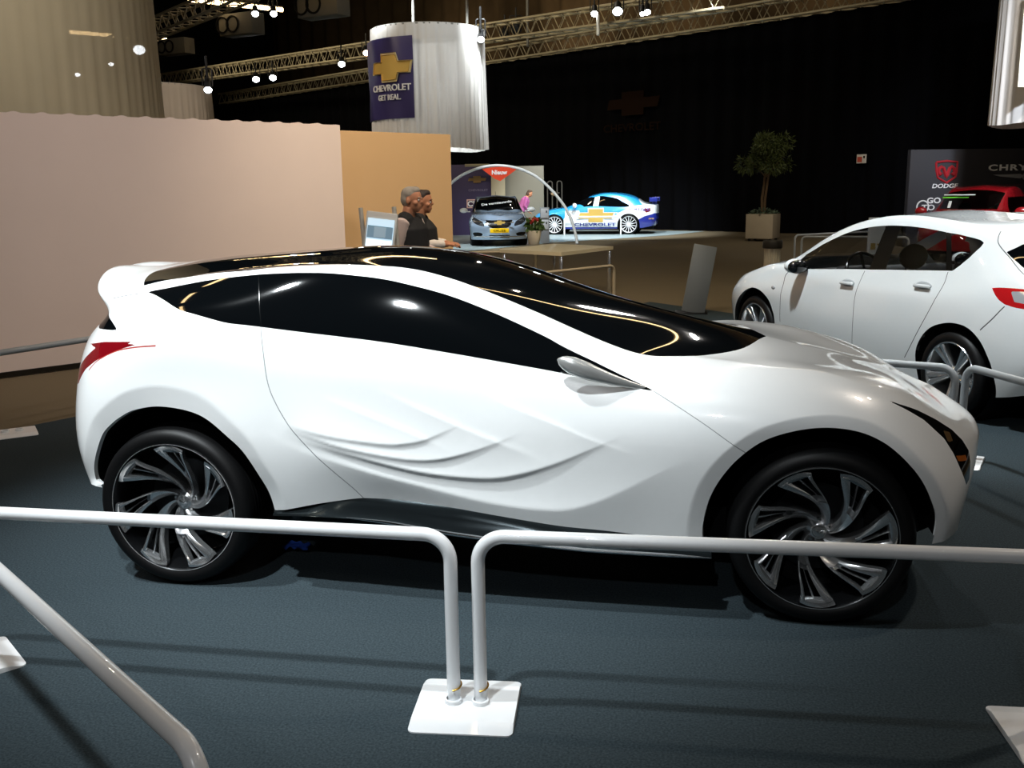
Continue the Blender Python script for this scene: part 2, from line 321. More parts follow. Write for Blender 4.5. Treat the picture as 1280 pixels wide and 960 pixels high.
SEDAN = [
 [(-.93,0,.30),(-.92,.45,.30),(-.85,.72,.30),(-.55,.83,.24),(0,.84,.2),(.5,.84,.2),(1,.84,.2),(1.5,.84,.2),(1.95,.84,.2),(2.3,.84,.2),(2.685,.84,.2),(3.05,.83,.2),(3.28,.75,.2),(3.42,.58,.2),(3.53,.33,.2),(3.56,0,.2)],
 [(-1.0,0,.55),(-.99,.45,.55),(-.92,.74,.55),(-.6,.87,.56),(0,.89,.58),(.5,.88,.58),(1,.878,.58),(1.5,.878,.58),(1.95,.88,.58),(2.3,.885,.58),(2.685,.89,.57),(3.05,.865,.55),(3.30,.78,.50),(3.46,.60,.48),(3.58,.34,.46),(3.61,0,.46)],
 [(-1.0,0,.84),(-.98,.45,.84),(-.90,.70,.84),(-.6,.82,.86),(0,.855,.86),(.5,.855,.84),(1,.855,.82),(1.5,.855,.81),(1.95,.86,.80),(2.3,.865,.79),(2.685,.865,.77),(3.05,.83,.71),(3.27,.75,.67),(3.42,.58,.65),(3.54,.33,.63),(3.57,0,.63)],
 [(-.99,0,.99),(-.97,.42,.99),(-.88,.64,.99),(-.6,.75,1.0),(0,.80,.985),(.5,.81,.965),(1,.815,.95),(1.5,.82,.935),(1.95,.82,.92),(2.3,.81,.90),(2.685,.79,.865),(3.05,.75,.805),(3.24,.66,.765),(3.38,.51,.735),(3.49,.29,.715),(3.52,0,.715)],
 [(-.97,0,1.04),(-.90,.38,1.04),(-.78,.56,1.045),(-.5,.64,1.08),(0,.655,1.27),(.5,.655,1.375),(1,.65,1.37),(1.5,.66,1.21),(1.95,.70,1.01),(2.3,.69,.945),(2.685,.67,.905),(3.0,.62,.84),(3.18,.53,.795),(3.31,.41,.765),(3.41,.23,.745),(3.44,0,.745)],
 [(-.90,0,1.05),(-.80,.30,1.05),(-.66,.44,1.065),(-.42,.52,1.14),(0,.55,1.33),(.5,.55,1.42),(1,.55,1.42),(1.5,.57,1.29),(1.95,.59,1.08),(2.3,.57,.965),(2.685,.49,.93),(2.98,.42,.875),(3.12,.34,.83),(3.23,.25,.795),(3.31,.14,.775),(3.34,0,.77)],
 [(-.82,0,1.055),(-.70,0,1.06),(-.56,0,1.085),(-.36,0,1.20),(0,0,1.38),(.5,0,1.465),(1,0,1.465),(1.42,0,1.38),(1.85,0,1.18),(2.2,0,1.0),(2.65,0,.945),(2.9,0,.90),(3.03,0,.875),(3.12,0,.85),(3.2,0,.825),(3.24,0,.81)],
]
FEAT_M = {
 'window': [(3.1703,0.664),(3.0769,0.8658),(2.8976,0.867),(2.7247,0.8457),(2.4793,0.8328),(2.2302,0.8284),(1.9453,0.8255),(1.6468,0.8229),(1.5095,0.8221),(1.306,0.8294),(1.1955,0.8367),(1.1579,0.8305),(1.1657,0.8044),(1.2204,0.7472),(1.2751,0.7095),(1.3238,0.6856),(1.7115,0.678),(2.1739,0.6709),(2.6731,0.6661)],
 'pillar_b': [(2.1792,0.6711),(2.1697,0.7399),(2.1639,0.8261),(1.9895,0.8248),(1.9814,0.7463),(1.9868,0.6739)],
 'pillar_c': [(1.3802,0.6809),(1.4428,0.7507),(1.519,0.8222),(1.4688,0.8225),(1.3961,0.7538),(1.3245,0.6856)],
 'quarter': [(1.3205,0.7227),(1.3795,0.7827),(1.3709,0.8009),(1.2832,0.8054),(1.2585,0.7838),(1.2312,0.7631),(1.2736,0.7242)],
 'shut_a': [(3.1953,0.639),(3.3189,0.5682),(3.4079,0.4499),(3.3884,0.2889),(3.3867,0.1766)],
 'shut_b': [(2.2294,0.6648),(2.2458,0.6155),(2.2653,0.4655),(2.2597,0.3068),(2.2704,0.1427)],
 'shut_c': [(1.3606,0.6798),(1.3592,0.6085),(1.4185,0.4477),(1.5528,0.27),(1.657,0.1377)],
 'shut_g': [(1.0939,0.9479),(1.0705,0.8928),(1.0309,0.8585),(0.8909,0.8094),(0.7768,0.7244)],
 'shut_h': [(0.8341,0.5105),(0.8964,0.4424),(0.9679,0.3827)],
 'tail': [(0.9521,0.6023),(0.907,0.608),(0.8294,0.6128),(0.7512,0.6192),(0.7229,0.5114),(0.7785,0.5124),(0.8369,0.5198),(0.8762,0.5363),(0.9119,0.5616)],
 'arch_rear': [(0.837,0.0616),(0.8719,0.1955),(0.9036,0.2617),(0.9679,0.3368),(1.0709,0.3826),(1.2173,0.3871),(1.3728,0.3531),(1.472,0.2928),(1.535,0.1983),(1.5335,0.0864),(1.522,0.0065)],
 'arch_front': [(3.4655,0.1785),(3.4876,0.2535),(3.5427,0.3417),(3.6419,0.4253),(3.7441,0.4551),(3.8349,0.4328),(3.9432,0.3546),(4.0325,0.2457),(4.0673,0.1367)],
 'rearglass': [(0.9485,0.8391),(0.8348,0.9287),(0.7626,0.7607),(0.8385,0.8022)],
 'tail_clear': [(0.8247,0.5922),(0.7386,0.6055),(0.7207,0.5378),(0.7861,0.5395)],
 'handle_f': [(2.5124,0.5799),(2.2925,0.5933)],
 'handle_r': [(1.6526,0.6045),(1.4378,0.6045)],
 'repeater': [(3.5062,0.4735)],
 'headlamp': [(4.1469,0.5854),(4.1317,0.6553),(3.995,0.699),(4.0861,0.6815),(4.1005,0.5908)],
}
POSE_M = (4.5494, 3.9000, 2.0630)
FEAT_S = {
 'screen': [(3.1588,0.8206),(2.8961,0.8798),(2.4628,0.9629),(2.3902,1.0785),(2.5018,1.2996),(2.4251,0.9422),(2.1629,0.8051),(2.305,0.7289),(2.8576,0.6865),(3.4858,1.073),(3.4921,1.1663)],
 'lamp': [(3.9971,0.6536),(4.3475,0.73),(4.6349,0.6211),(4.7327,0.4681),(4.5853,0.4907),(4.3926,0.5556)],
 'grille': [(4.6194,0.8601),(4.9883,0.9607),(4.6202,0.778),(4.74,0.5406),(4.8195,0.4192),(4.9794,0.3808),(4.9091,0.4024),(4.8078,0.5046)],
 'fog': [(4.4091,0.1934),(4.5631,0.2295),(4.6794,0.2025),(4.6557,0.1211),(4.4569,0.1059)],
 'intake': [(4.8208,0.1584),(4.7801,0.143),(4.7961,0.0486),(4.8352,0.0618)],
}
POSE_S = (-3.8331, 26.3587, -1.3493)
FEAT_R = {
 'window': [(3.7417,1.2543),(3.3312,1.1018),(3.0471,1.178),(2.56,0.8426),(2.0708,0.7915),(1.7711,0.7726),(1.4094,0.6982),(1.2554,0.6534),(1.3527,0.6367),(2.0569,0.6619),(2.8683,0.6892)],
 'pillar_b': [(2.5642,0.6694),(2.5061,0.8369),(2.3423,0.8059),(2.377,0.6635)],
 'blue': [(4.8311,0.2288),(4.6554,0.1572),(3.7949,0.1431),(3.5369,0.1491),(3.525,0.5847),(3.0302,0.5796),(2.9689,0.3823),(1.7745,0.3918),(1.5046,0.5311),(1.2074,0.6512),(0.9429,0.6911),(0.7034,1.15),(1.1525,1.2289),(4.8627,0.6611)],
 'navy': [(1.1129,0.2362),(0.8671,0.3698),(0.5794,0.4509),(0.3,0.0),(0.7105,0.0),(0.9788,0.0)],
 'sill': [(2.9523,0.0),(1.6735,0.0),(1.6735,0.0),(2.9523,0.0)],
 'tail': [(0.9312,0.5381),(0.7152,0.5765),(0.7136,0.4955),(0.8249,0.4506)],
}
POSE_R = (0.0918, 30.3707, 3.1008)
FEAT_V = {
}
POSE_V = (8.7590, 20.2676, -2.0508)
# =====================  the white concept car  =====================
WHITE = mat('pearl_white_paint', 'f4f6f6', .28, coat=1., coatr=.03, spec=.5)
GLASS = mat('black_tinted_glass', '06080a', .03, spec=.6, coat=.3)
BLACKG = mat('gloss_black', '0a0c0d', .12, coat=.6)
MATTE = mat('matte_black', '060607', .8, spec=.2)
RUBBER = mat('tyre_rubber', '0b0b0c', .5, spec=.25)
CHROME = mat('polished_chrome', 'd8dadc', .10, metal=1.)
ALLOY = mat('polished_alloy', 'dcdee0', .19, metal=.92)
DARKMET = mat('dark_brake_metal', '26282a', .4, metal=.8)
GAP = mat('panel_gap_shadow', '8f9294', .7)
RED = mat('red_lens', '7a0a14', .12, coat=.8)
REDLINE = mat('red_pinstripe', 'b04038', .3)
LENS = mat('dark_headlight_lens', '0c0d0e', .06, coat=1.)
AMBER = mat('amber_reflector', 'c06a2a', .2, metal=.4)

YC = .79
PT = Patch(HERO)
def ext(name, below=-.06):
    """arch outlines are closed below the sill"""
    L = list(FEATS[name]); return smooth_line([(L[0][0], below)]+[p for p in L if p[1] > .004]+[(L[-1][0], below)], 6)
ARCHES = {k: ext(k) for k in ('arch_rear', 'arch_front')}
ARCH_FN = {k: poly_fn(v, .12) for k, v in ARCHES.items()}
WAVES = [('wave1', .0085, .075, .011), ('wave2', .010, .06, .011), ('wave3', .0125, .06, .013), ('wave4', .032, .085, .12)]
def hero_disp(U, W, G, n):
    P = np.stack([U.ravel(), W.ravel()], 1); h = np.zeros(len(P))
    for k, fn in ARCH_FN.items():
        d = fn(None, P); t = np.clip((.052-d)/.052, 0, 1.15); h -= .017*t
    for nm, A, wa, wb in WAVES:
        L = smooth_line(FEATS[nm], 8); lo, hi = L.min(0)-.5, L.max(0)+.5; k = ((P > lo) & (P < hi)).all(1)
        d, sg, al = seg_dist(P[k], L); tot = np.hypot(*np.diff(L, axis=0).T).sum()
        f = al/tot; w = np.clip(f/.30, 0, 1)*np.clip((1-f)/.38, 0, 1); w = w*w*(3-2*w)
        h[k] += A*w*np.where(sg > 0, np.exp(-(d/wa)**1.0), np.exp(-(d/wb)**1.3))
    for nm, A in (('diag1', .0032), ('diag2', .0036), ('diag3', .0032)):
        L = smooth_line(FEATS[nm], 8); lo, hi = L.min(0)-.3, L.max(0)+.3; k = ((P > lo) & (P < hi)).all(1)
        d, sg, al = seg_dist(P[k], L); f = al/np.hypot(*np.diff(L, axis=0).T).sum(); w = np.clip(f/.3, 0, 1)*np.clip((1-f)/.3, 0, 1)
        h[k] += A*w*np.where(sg > 0, np.exp(-d/.012), np.exp(-d/.05))
    L = smooth_line(FEATS['crest'], 8); d, sg, al = seg_dist(P, L); f = al/np.hypot(*np.diff(L, axis=0).T).sum(); w = np.clip(f/.35, 0, 1)*np.clip((1-f)/.25, 0, 1); w = w*w*(3-2*w)
    h += .012*w*np.where(sg > 0, np.exp(-d/.05), np.exp(-d/.12))
    return -n*h.reshape(U.shape)[..., None]
uq = np.r_[np.arange(0, 1.35, .011), np.arange(1.35, 3.3, .0078), np.linspace(3.3, PT.U, 132)]
vq = np.r_[np.arange(0, .75, .006), np.linspace(.75, PT.V, 46)]
V, UVc, F = body_mesh(PT, uq, vq, hero_disp); N = vnormals(V, F)
if (N[:, 2]*(V[:, 2] > 1.25)).sum() < 0: N = -N; F = F[:, ::-1]
S = Soup(V, N, UVc)
hero = thing('concept_car', 'low white concept coupe with black glass roof and sculpted door behind the front barriers', 'car', (1.27, YC, 0))
OFF = np.array([1.27, 0, 0])
def emit(name, Fp, m, parent=hero, label=None, flip=False):
    if not len(Fp): return None
    ids, inv = np.unique(Fp, return_inverse=True); return link_mesh(name, S.V[ids]-OFF, inv.reshape(-1, 3), m, parent, S.N[ids], label=label)
def sides(Fp):
    y = S.V[Fp][:, :, 1].mean(1); return Fp[y < 0], Fp[y >= 0]
rest = F
for k in ARCHES: _, rest = S.cut(rest, ARCH_FN[k])
wo = FEATS['window']; win, rest = S.cut(rest, poly_fn(np.vstack([smooth_line(wo[:17], 5), smooth_line(wo[17:]+wo[:1], 5)[:-1]])))
rg = FEATS['roofglass']; rgo = np.vstack([[(rg[0][0]+.02, 1.42)], smooth_line(rg[:5], 4), smooth_line(rg[5:], 5), [(rg[-1][0]+.01, 1.42)]])
roof, rest = S.cut(rest, poly_fn(rgo, .3))
rearw, rest = S.cut(rest, poly_fn(smooth_line([(-.2, .63), (.36, .63), (.46, .655), (.475, .70), (.46, .75), (.36, .785), (-.2, .785)], 6)))
rc_, rest = S.cut(rest, poly_fn(np.array(FEATS['rearcorner']))); rearw = np.concatenate([rearw, rc_])
tail, rest = S.cut(rest, poly_fn(np.array(FEATS['tail'])))
head, rest = S.cut(rest, poly_fn(np.array(FEATS['head'])))
inner = []
for nm in ('lamp_amber', 'lamp_gold', 'lamp_chrome'):
    a_, head = S.cut(head, poly_fn(np.array(FEATS[nm]))); inner.append((nm, a_))
def strip(Fp, line, w):
    L = smooth_line(line, 6); tot = np.hypot(*np.diff(L, axis=0).T).sum()
    lo, hi = L.min(0)-.03, L.max(0)+.03
    c = S.A[Fp][:, :, :2].mean(1); k = ((c > lo) & (c < hi)).all(1); near, far = Fp[k], Fp[~k]
    e0, e1 = L[1]-L[0], L[-1]-L[-2]; e0 = e0/np.hypot(*e0); e1 = e1/np.hypot(*e1)
    ext_ = np.vstack([L[0]-e0*.05, L, L[-1]+e1*.05])
    def off(sgn):
        def fn(V_, A_):
            d, sg, al = seg_dist(A_[:, :2], ext_); return sgn*(d*sg)-w
        return fn
    a, o1 = S.cut(near, off(1)); b, o2 = S.cut(a, off(-1))
    def ends(V_, A_):
        P = A_[:, :2]; return np.maximum((L[0]-P)@e0, (P-L[-1])@e1)
    mid, o3 = S.cut(b, ends)
    return mid, np.concatenate([far, o1, o2, o3])
gaps = []
for nm, w in (('shut_rear', .0018), ('shut_front', .0018), ('shut_pillar', .002)):
    g, rest = strip(rest, FEATS[nm], w); gaps.append((nm, g))
tl, rest = strip(rest, FEATS['tailline'], .0022)
ws, win = strip(win, FEATS['shut_window'], .0012)
emit('body_shell', rest, WHITE)
emit('roof_glass', roof, GLASS, label='black glass roof and windscreen in one piece')
emit('rear_window', rearw, GLASS)
ROCK = mat('dark_polished_rocker', '343b3e', .12, metal=.85)
SIDE = {}
for i, Fs in enumerate(sides(win)): emit('side_window', Fs, GLASS)
for i, Fs in enumerate(sides(ws)): emit('window_seam', Fs, BLACKG)
for Fs in sides(tail): emit('tail_light', Fs, RED, label='pointed red tail light')
for Fs in sides(tl): emit('tail_pinstripe', Fs, REDLINE)
for nm, g in gaps:
    for Fs in sides(g): emit('panel_gap', Fs, GAP if nm != 'shut_pillar' else BLACKG)
for i, Fs in enumerate(sides(head)):
    hl = emit('headlight', Fs, LENS, label='dark slim headlight lens wrapping round the nose')
    for nm, a_ in inner:
        emit({'lamp_amber': 'indicator', 'lamp_gold': 'reflector', 'lamp_chrome': 'light_bar'}[nm], sides(a_)[i], {'lamp_amber': AMBER, 'lamp_gold': mat('bronze_reflector', '8a6c48', .3, metal=.6), 'lamp_chrome': CHROME}[nm], hl)
# arch lips and liners
def surf_pt(L):
    U_, W_ = np.asarray(L).T; W_ = np.maximum(W_, 0)
    P = np.einsum('iu,iv,vuc->ic', nat_basis(PT.eu, U_), nat_basis(PT.ev, W_), PT.T); return P
from_grid = PT.grid(uq, vq)
for k, L in ARCHES.items():
    L = smooth_line([p for p in L if p[1] >= .012], 1); P = surf_pt(L); P[:, 1] -= .024; P[:, 2] = np.where(L[:, 1] < 0, P[:, 2]-.02, P[:, 2]); c = np.array([P[:, 0].mean(), 0, .335])
    for sd in (-1, 1):
        def ring(w, sc): return np.stack([c[0]+(P[:, 0]-c[0])*sc, sd*(P[:, 1] if w is None else np.full(len(P), w)), c[2]+(P[:, 2]-c[2])*sc], 1)-OFF
        R0, R1 = ring(None, 1.), ring(None, .985); R1[:, 1] -= sd*.02
        n = len(P); mb = MB(); mb.add(np.vstack([R0, R1]), [(i, i+1, n+i+1, n+i) for i in range(n-1)]); mb.obj('arch_lip', WHITE, hero)
        R2 = ring(.42, 1.0); C = np.tile(c*[1, 0, 1]+[0, sd*.42, 0]-OFF, (1, 1))
        mb = MB(); mb.add(np.vstack([R1, R2, C]), [(i, i+1, n+i+1, n+i) for i in range(n-1)]+[(n+i, n+i+1, 2*n) for i in range(n-1)]); mb.obj('wheel_arch_liner', MATTE, hero)
# underbody
ub = MB(); bx = np.linspace(-.42, 3.05, 24); hw = np.interp(bx, [-.42, -.3, .3, 2.6, 2.95, 3.05], [.30, .52, .55, .55, .45, .30])
vv = [(x-1.27, s*w, z) for x, w in zip(bx, hw) for s, z in ((-1, .36), (1, .36), (1, .24), (-1, .24))]
ub.add(vv, [(4*i+a, 4*i+(a+1) % 4, 4*i+4+(a+1) % 4, 4*i+4+a) for i in range(23) for a in range(4)]+[(3, 2, 1, 0), (92, 93, 94, 95)]); ub.obj('underbody', MATTE, hero)
# rocker with its chrome edge
rx = np.linspace(.43, 2.16, 60)
sill_z = np.interp(rx, [.4, .57, .7, .8, .9, 1.2, 1.6, 2.0, 2.2], [.332, .352, .39, .405, .404, .382, .33, .288, .283])
lip_z = np.interp(rx, [.4, .6, .75, .9, 1.16, 1.4, 1.7, 2.2], [.318, .335, .338, .328, .295, .272, .255, .25])
for sd in (-1, 1):
    o = np.sin(np.clip((rx-.43)/.35, 0, 1)*PI/2)
    rows = [np.stack([rx-1.27, sd*w, z], 1) for w, z in ((.755+0*rx, sill_z+.012), (.772+.0*o, sill_z-.004), (.776+.010*o, sill_z*.6+lip_z*.4), (.780+.028*o, lip_z+.008), (.782+.034*o, lip_z), (.74+.03*o, lip_z-.03), (.62+0*o, lip_z*0+.20), (.50+0*o, lip_z*0+.22))]
    n = len(rx); mb = MB(); mb.add(np.vstack(rows), [(r*n+i, r*n+i+1, (r+1)*n+i+1, (r+1)*n+i) for r in range(7) for i in range(n-1)]); rk = mb.obj('rocker_panel', ROCK, hero, 60)
    k = rx > .74; mb = MB(); mb.tube(np.stack([rx[k]-1.27, sd*(.785+.034*o[k]), lip_z[k]+.004], 1), np.interp(rx[k], [.74, .95, 2.0, 2.16], [.001, .008, .007, .002]), 8); mb.obj('chrome_strip', CHROME, rk)
# door mirrors: slim chrome blades
for sd in (-1, 1):
    t = np.linspace(0, 1, 26); ax = np.stack([1.93-.345*t, .722+.055*np.sin(t*PI/2), .862+.118*t-.008*np.sin(t*PI)], 1)
    rr = np.interp(t, [0, .2, .45, .7, .85, .95, 1], [.004, .012, .022, .033, .033, .022, .003])
    mb = MB(); mb.tube(ax*[1, sd, 1]-OFF, rr, 18, flat=.62); mb.obj('mirror', mat('satin_silver', 'cfd0ce', .28, metal=.65), hero, 80, label='slim chrome door mirror blade')

# headlight internals and bumper face are read through the dark lens
# ---------- wheels ----------
def spoke_mesh():
    """one twin-pocket blade: two ribs, a thin mid rib, a solid root and a closed outer end"""
    mb = MB()
    def strip(S_, ts, dz=0., th=.05, crown=.004):
        V, m = [], len(ts)+2
        for s in S_:
            r = .036+.228*s; phi = -1.0*(1-s)**1.7; hwid = .013+.052*s**1.6; lo = -.098*(1-s)**1.35; row = []
            for j, t in enumerate(list(ts)+[ts[-1], ts[0]]):
                a = phi+t*hwid/max(r, .05); top = j < len(ts)
                z = lo-.012*t*(1-s)**.5+dz+(crown*math.sin(PI*j/(len(ts)-1)) if top else -th*(.45+.55*(1-s)))
                rr = r-.008*t*t*s; row.append((rr*math.cos(a), rr*math.sin(a), z))
            V += row
        n = len(S_); F_ = [(i*m+j, (i+1)*m+j, (i+1)*m+(j+1) % m, i*m+(j+1) % m) for i in range(n-1) for j in range(m)]
        mb.add(V, F_+[tuple(range(m)), tuple(range((n-1)*m, n*m))[::-1]])
    full = np.linspace(-1, 1, 9)
    strip(np.linspace(0, .40, 9), full, 0, .05, .006)                   # root
    strip(np.linspace(.396, .93, 14), np.linspace(-1, -.74, 3), 0, .05)  # leading rib
    strip(np.linspace(.396, .93, 14), np.linspace(.42, 1, 4), 0, .05)    # broad trailing rib
    strip(np.linspace(.40, .935, 12), np.linspace(-.20, -.06, 3), -.012, .03)
    strip(np.linspace(.925, 1., 4), np.linspace(-1.02, 1.02, 11), .001, .05, .0)
    strip(np.linspace(.34, .50, 6), np.linspace(-.95, .95, 7), -.022, .03, 0)
    return mb.V, mb.F
def make_wheel(spin):
    """local z is the outward axle direction"""
    w = bpy.data.objects.new('wheel', None); w.empty_display_size = .1; COL.objects.link(w)
    t = MB(); t.lathe([(.262, -.02), (.268, -.004), (.276, .002), (.290, .006), (.306, .004), (.320, -.006), (.329, -.022), (.334, -.045), (.335, -.06), (.335, -.155), (.332, -.18), (.318, -.203), (.29, -.208), (.262, -.195)], 96)
    for k in range(5): t.lathe([(.3352, -.055-.024*k), (.3362, -.057-.024*k), (.3362, -.068-.024*k), (.3352, -.07-.024*k)], 96)
    t.obj('tyre', RUBBER, w, 50)
    b = MB(); b.lathe([(.272, -.003), (.268, .001), (.2655, -.002), (.262, -.012), (.25, -.05), (.243, -.12), (.243, -.19)], 96); b.obj('rim', mat('rim_barrel', '1c1d1f', .25, metal=.7), w)
    b = MB(); b.lathe([(.2722, -.001), (.2705, .0022), (.2680, .0018), (.267, -.002)], 96); b.obj('rim_lip', ALLOY, w)
    b = MB(); b.lathe([(.0, -.150), (.17, -.150), (.17, -.165), (.0, -.165)], 64); b.obj('brake_disc', DARKMET, w)
    b = MB(); b.lathe([(0, -.172), (.243, -.172)], 48); b.obj('wheel_well', MATTE, w)
    b = MB(); b.lathe([(0, -.086), (.026, -.086), (.031, -.089), (.034, -.095), (.048, -.102), (.056, -.12), (.056, -.15)], 40); h = b.obj('hub', ALLOY, w)
    b = MB(); b.lathe([(.021, -.0865), (.0225, -.0845), (.024, -.0865)], 32); b.tube(bend([(-.019, .006, -.085), (-.006, .002, -.0845), (0, -.007, -.0845), (.006, .002, -.0845), (.019, .006, -.085)], .004, 3), .0018, 6); b.obj('emblem', CHROME, h)
    V_, F_ = spoke_mesh()
    for k in range(7):
        a = spin+2*PI*k/7; M = np.array([[math.cos(a), -math.sin(a), 0], [math.sin(a), math.cos(a), 0], [0, 0, 1]])
        MB().add(V_, F_, M, (0, 0, -.001)).obj('spoke', ALLOY, w, 28)
    for k in range(5):
        a = 2*PI*k/5+.3; MB().lathe([(0, -.098), (.007, -.098), (.008, -.102), (.008, -.12)], 10, None, (.042*math.cos(a), .042*math.sin(a), 0)).obj('lug_nut', CHROME, w)
    return w
wf = make_wheel(.215); wr = make_wheel(.672)
wf2 = copy_tree(wf); wr2 = copy_tree(wr)
for w, x, sd in ((wf, 2.55, -1), (wr, 0., -1), (wf2, 2.55, 1), (wr2, 0., 1)):
    w.parent = hero; w.location = (x-1.27, sd*.79, .335); w.rotation_euler = (PI/2 if sd < 0 else -PI/2, 0, 0)
# =====================  the other cars  =====================
KS = .94
def scaled(T): return [[(a*KS, b*KS, c*KS) for a, b, c in g] for g in T]
HATCHG = mat('clear_tinted_glass', '020303', .02, spec=.5, alpha=.40)
TRIM = mat('black_trim', '060606', .25, spec=.3)
HWHITE = mat('white_hatch_paint', 'e9edee', .22, coat=1.)
SILVER = mat('pale_blue_silver_paint', '9fb4cc', .25, metal=.35, coat=1.)
SKYBLUE = mat('sky_blue_livery', '2f9fe0', .25, coat=1.)
NAVY = mat('navy_livery', '24308c', .25, coat=1.)
RWHITE = mat('race_white_paint', 'dfe5ec', .25, coat=1.)
REDP = mat('red_suv_paint', 'a01820', .22, coat=1.)
GOLD = mat('gold_emblem', 'dcb862', .35, metal=.3)
GREYL = mat('clear_lamp', 'c9ccd0', .12, metal=.4, coat=1.)
YELLOW = mat('yellow_plate', 'f2c200', .4)
SEAT = mat('dark_seat_cloth', '0c0c0d', .9, spec=.1)
DASH = mat('grey_dashboard', '3a3c3e', .6)
def road_wheel(R, rim, nsp, pair, m_sp, m_in, width=.20):
    w = bpy.data.objects.new('wheel', None); w.empty_display_size = .1; COL.objects.link(w)
    t = MB(); t.lathe([(rim-.004, -.02), (rim+.004, -.003), (rim+.02, .004), (R-.03, .002), (R-.008, -.015), (R, -.04), (R, -width+.03), (R-.02, -width), (rim, -width+.005)], 56); t.obj('tyre', RUBBER, w)
    b = MB(); b.lathe([(rim+.004, -.002), (rim, .003), (rim-.006, 0), (rim-.012, -.02), (rim-.02, -.10), (rim-.02, -width+.02)], 56); b.obj('rim', m_sp, w)
    b = MB(); b.lathe([(0, -.125), (rim-.02, -.125)], 32); b.obj('brake_disc', m_in, w)
    b = MB(); b.lathe([(0, -.028), (.022, -.028), (.03, -.034), (.05, -.045), (.058, -.07), (.058, -.12)], 24); b.obj('hub', m_sp, w)
    for k in range(nsp):
        for da in ((-.13, .13) if pair else (0,)):
            a = 2*PI*k/nsp+PI/2; M = np.array([[math.cos(a), -math.sin(a), 0], [math.sin(a), math.cos(a), 0], [0, 0, 1]])
            V_, F_ = [], []
            for s in (0, .3, .65, 1):
                r = .035+(rim-.043)*s; y = da*r*(1.0 if pair else 0); hw = (.012+.010*s) if pair else .011; zt = -.036+.030*s**1.5
                V_ += [(r, y-hw, zt-.01), (r, y-hw*.5, zt), (r, y+hw*.5, zt), (r, y+hw, zt-.01), (r, y+hw, zt-.04), (r, y-hw, zt-.04)]
            for i in range(3):
                for j in range(6): F_.append((6*i+j, 6*i+(j+1) % 6, 6*i+6+(j+1) % 6, 6*i+6+j))
            F_ += [(5, 4, 3, 2, 1, 0), (18, 19, 20, 21, 22, 23)]
            MB().add(V_, F_, M).obj('spoke', m_sp, w)
    return w
def put_wheels(root, w0, xf, track, z):
    for i, (x, sd) in enumerate(((0, 1), (xf, 1), (0, -1), (xf, -1))):
        w = w0 if i == 0 else copy_tree(w0)
        w.parent = root; w.location = (x, sd*track, z); w.rotation_euler = (-PI/2 if sd > 0 else PI/2, 0, 0)
class Shell:
    def __init__(s, T, pose, root, nu=330, nv=150):
        s.P = Patch(scaled(T)); s.root = root
        uq = np.linspace(0, s.P.U, nu); vq = np.linspace(0, s.P.V, nv)
        V, A, F = body_mesh(s.P, uq, vq); N = vnormals(V, F)
        if (N[:, 2]*(V[:, 2] > 1.25*KS)).sum() < 0: N = -N; F = F[:, ::-1]
        s.S = Soup(V, N, A); s.rest = F
    def take(s, fn):
        a, s.rest = s.S.cut(s.rest, fn); return a
    def poly(s, L, sm=0, near=.3): return s.take(poly_fn(smooth_line(L, sm, True) if sm else np.array(L), near))
    def line(s, L, w):
        L = smooth_line(L, 5); e0, e1 = L[1]-L[0], L[-1]-L[-2]; E = np.vstack([L[0]-e0/np.hypot(*e0)*.06, L, L[-1]+e1/np.hypot(*e1)*.06])
        lo, hi = L.min(0)-.05, L.max(0)+.05; c = s.S.A[s.rest][:, :, :2].mean(1); k = ((c > lo) & (c < hi)).all(1); near, far = s.rest[k], s.rest[~k]
        def off(g): return lambda V, A: (lambda r: g*r[0]*r[1]-w)(seg_dist(A[:, :2], E))
        a, o1 = s.S.cut(near, off(1)); b, o2 = s.S.cut(a, off(-1))
        m, o3 = s.S.cut(b, lambda V, A: np.maximum((L[0]-A[:, :2])@e0, (A[:, :2]-L[-1])@e1)); s.rest = np.concatenate([far, o1, o2, o3]); return m
    def arch(s, x, z, r):
        return s.take(lambda V, A: np.where(np.abs(V[:, 1]) > .5*KS, np.hypot(V[:, 0]-x, np.maximum(V[:, 2]-z, -.0)*1. + np.minimum(V[:, 2]-z, 0)*0)-r, .5))
    def out(s, name, F, m, parent=None, both=True, label=None):
        r = []
        y = s.S.V[F][:, :, 1].mean(1) if len(F) else np.zeros(0)
        for Fs in ((F[y < 0], F[y >= 0]) if both else (F,)):
            if len(Fs):
                ids, inv = np.unique(Fs, return_inverse=True); r.append(link_mesh(name, s.S.V[ids], inv.reshape(-1, 3), m, parent or s.root, s.S.N[ids], label=label))
        return r
    def multi(s, name, pieces):
        Fs = np.concatenate([p for p, _ in pieces]); ids, inv = np.unique(Fs, return_inverse=True)
        o = link_mesh(name, s.S.V[ids], inv.reshape(-1, 3), [m for _, m in pieces], s.root, s.S.N[ids])
        o.data.polygons.foreach_set('material_index', np.repeat(np.arange(len(pieces)), [len(p) for p, _ in pieces]).astype(np.int32)); return o
    def pt(s, uv):
        q = np.einsum('iu,iv,vuc->ic', nat_basis(s.P.eu, np.array([uv[0]])), nat_basis(s.P.ev, np.array([max(uv[1], 0)])), s.P.T)[0]; return q
    def chassis(s, x0, x1, xs, R):
        mb = MB(); mb.box(((x0+x1)/2, 0, .26*KS), (x1-x0, 1.05*KS, .20*KS)); mb.obj('underbody', MATTE, s.root)
        for x in xs:
            for sd in (-1, 1):
                mb = MB(); mb.lathe([(R*1.22, 0), (R*1.22, .30), (0, .30)], 40, np.array([[1, 0, 0], [0, 0, -sd], [0, 1, 0]]), (x, sd*.82*KS, R*1.05)); mb.obj('wheel_arch_liner', MATTE, s.root)

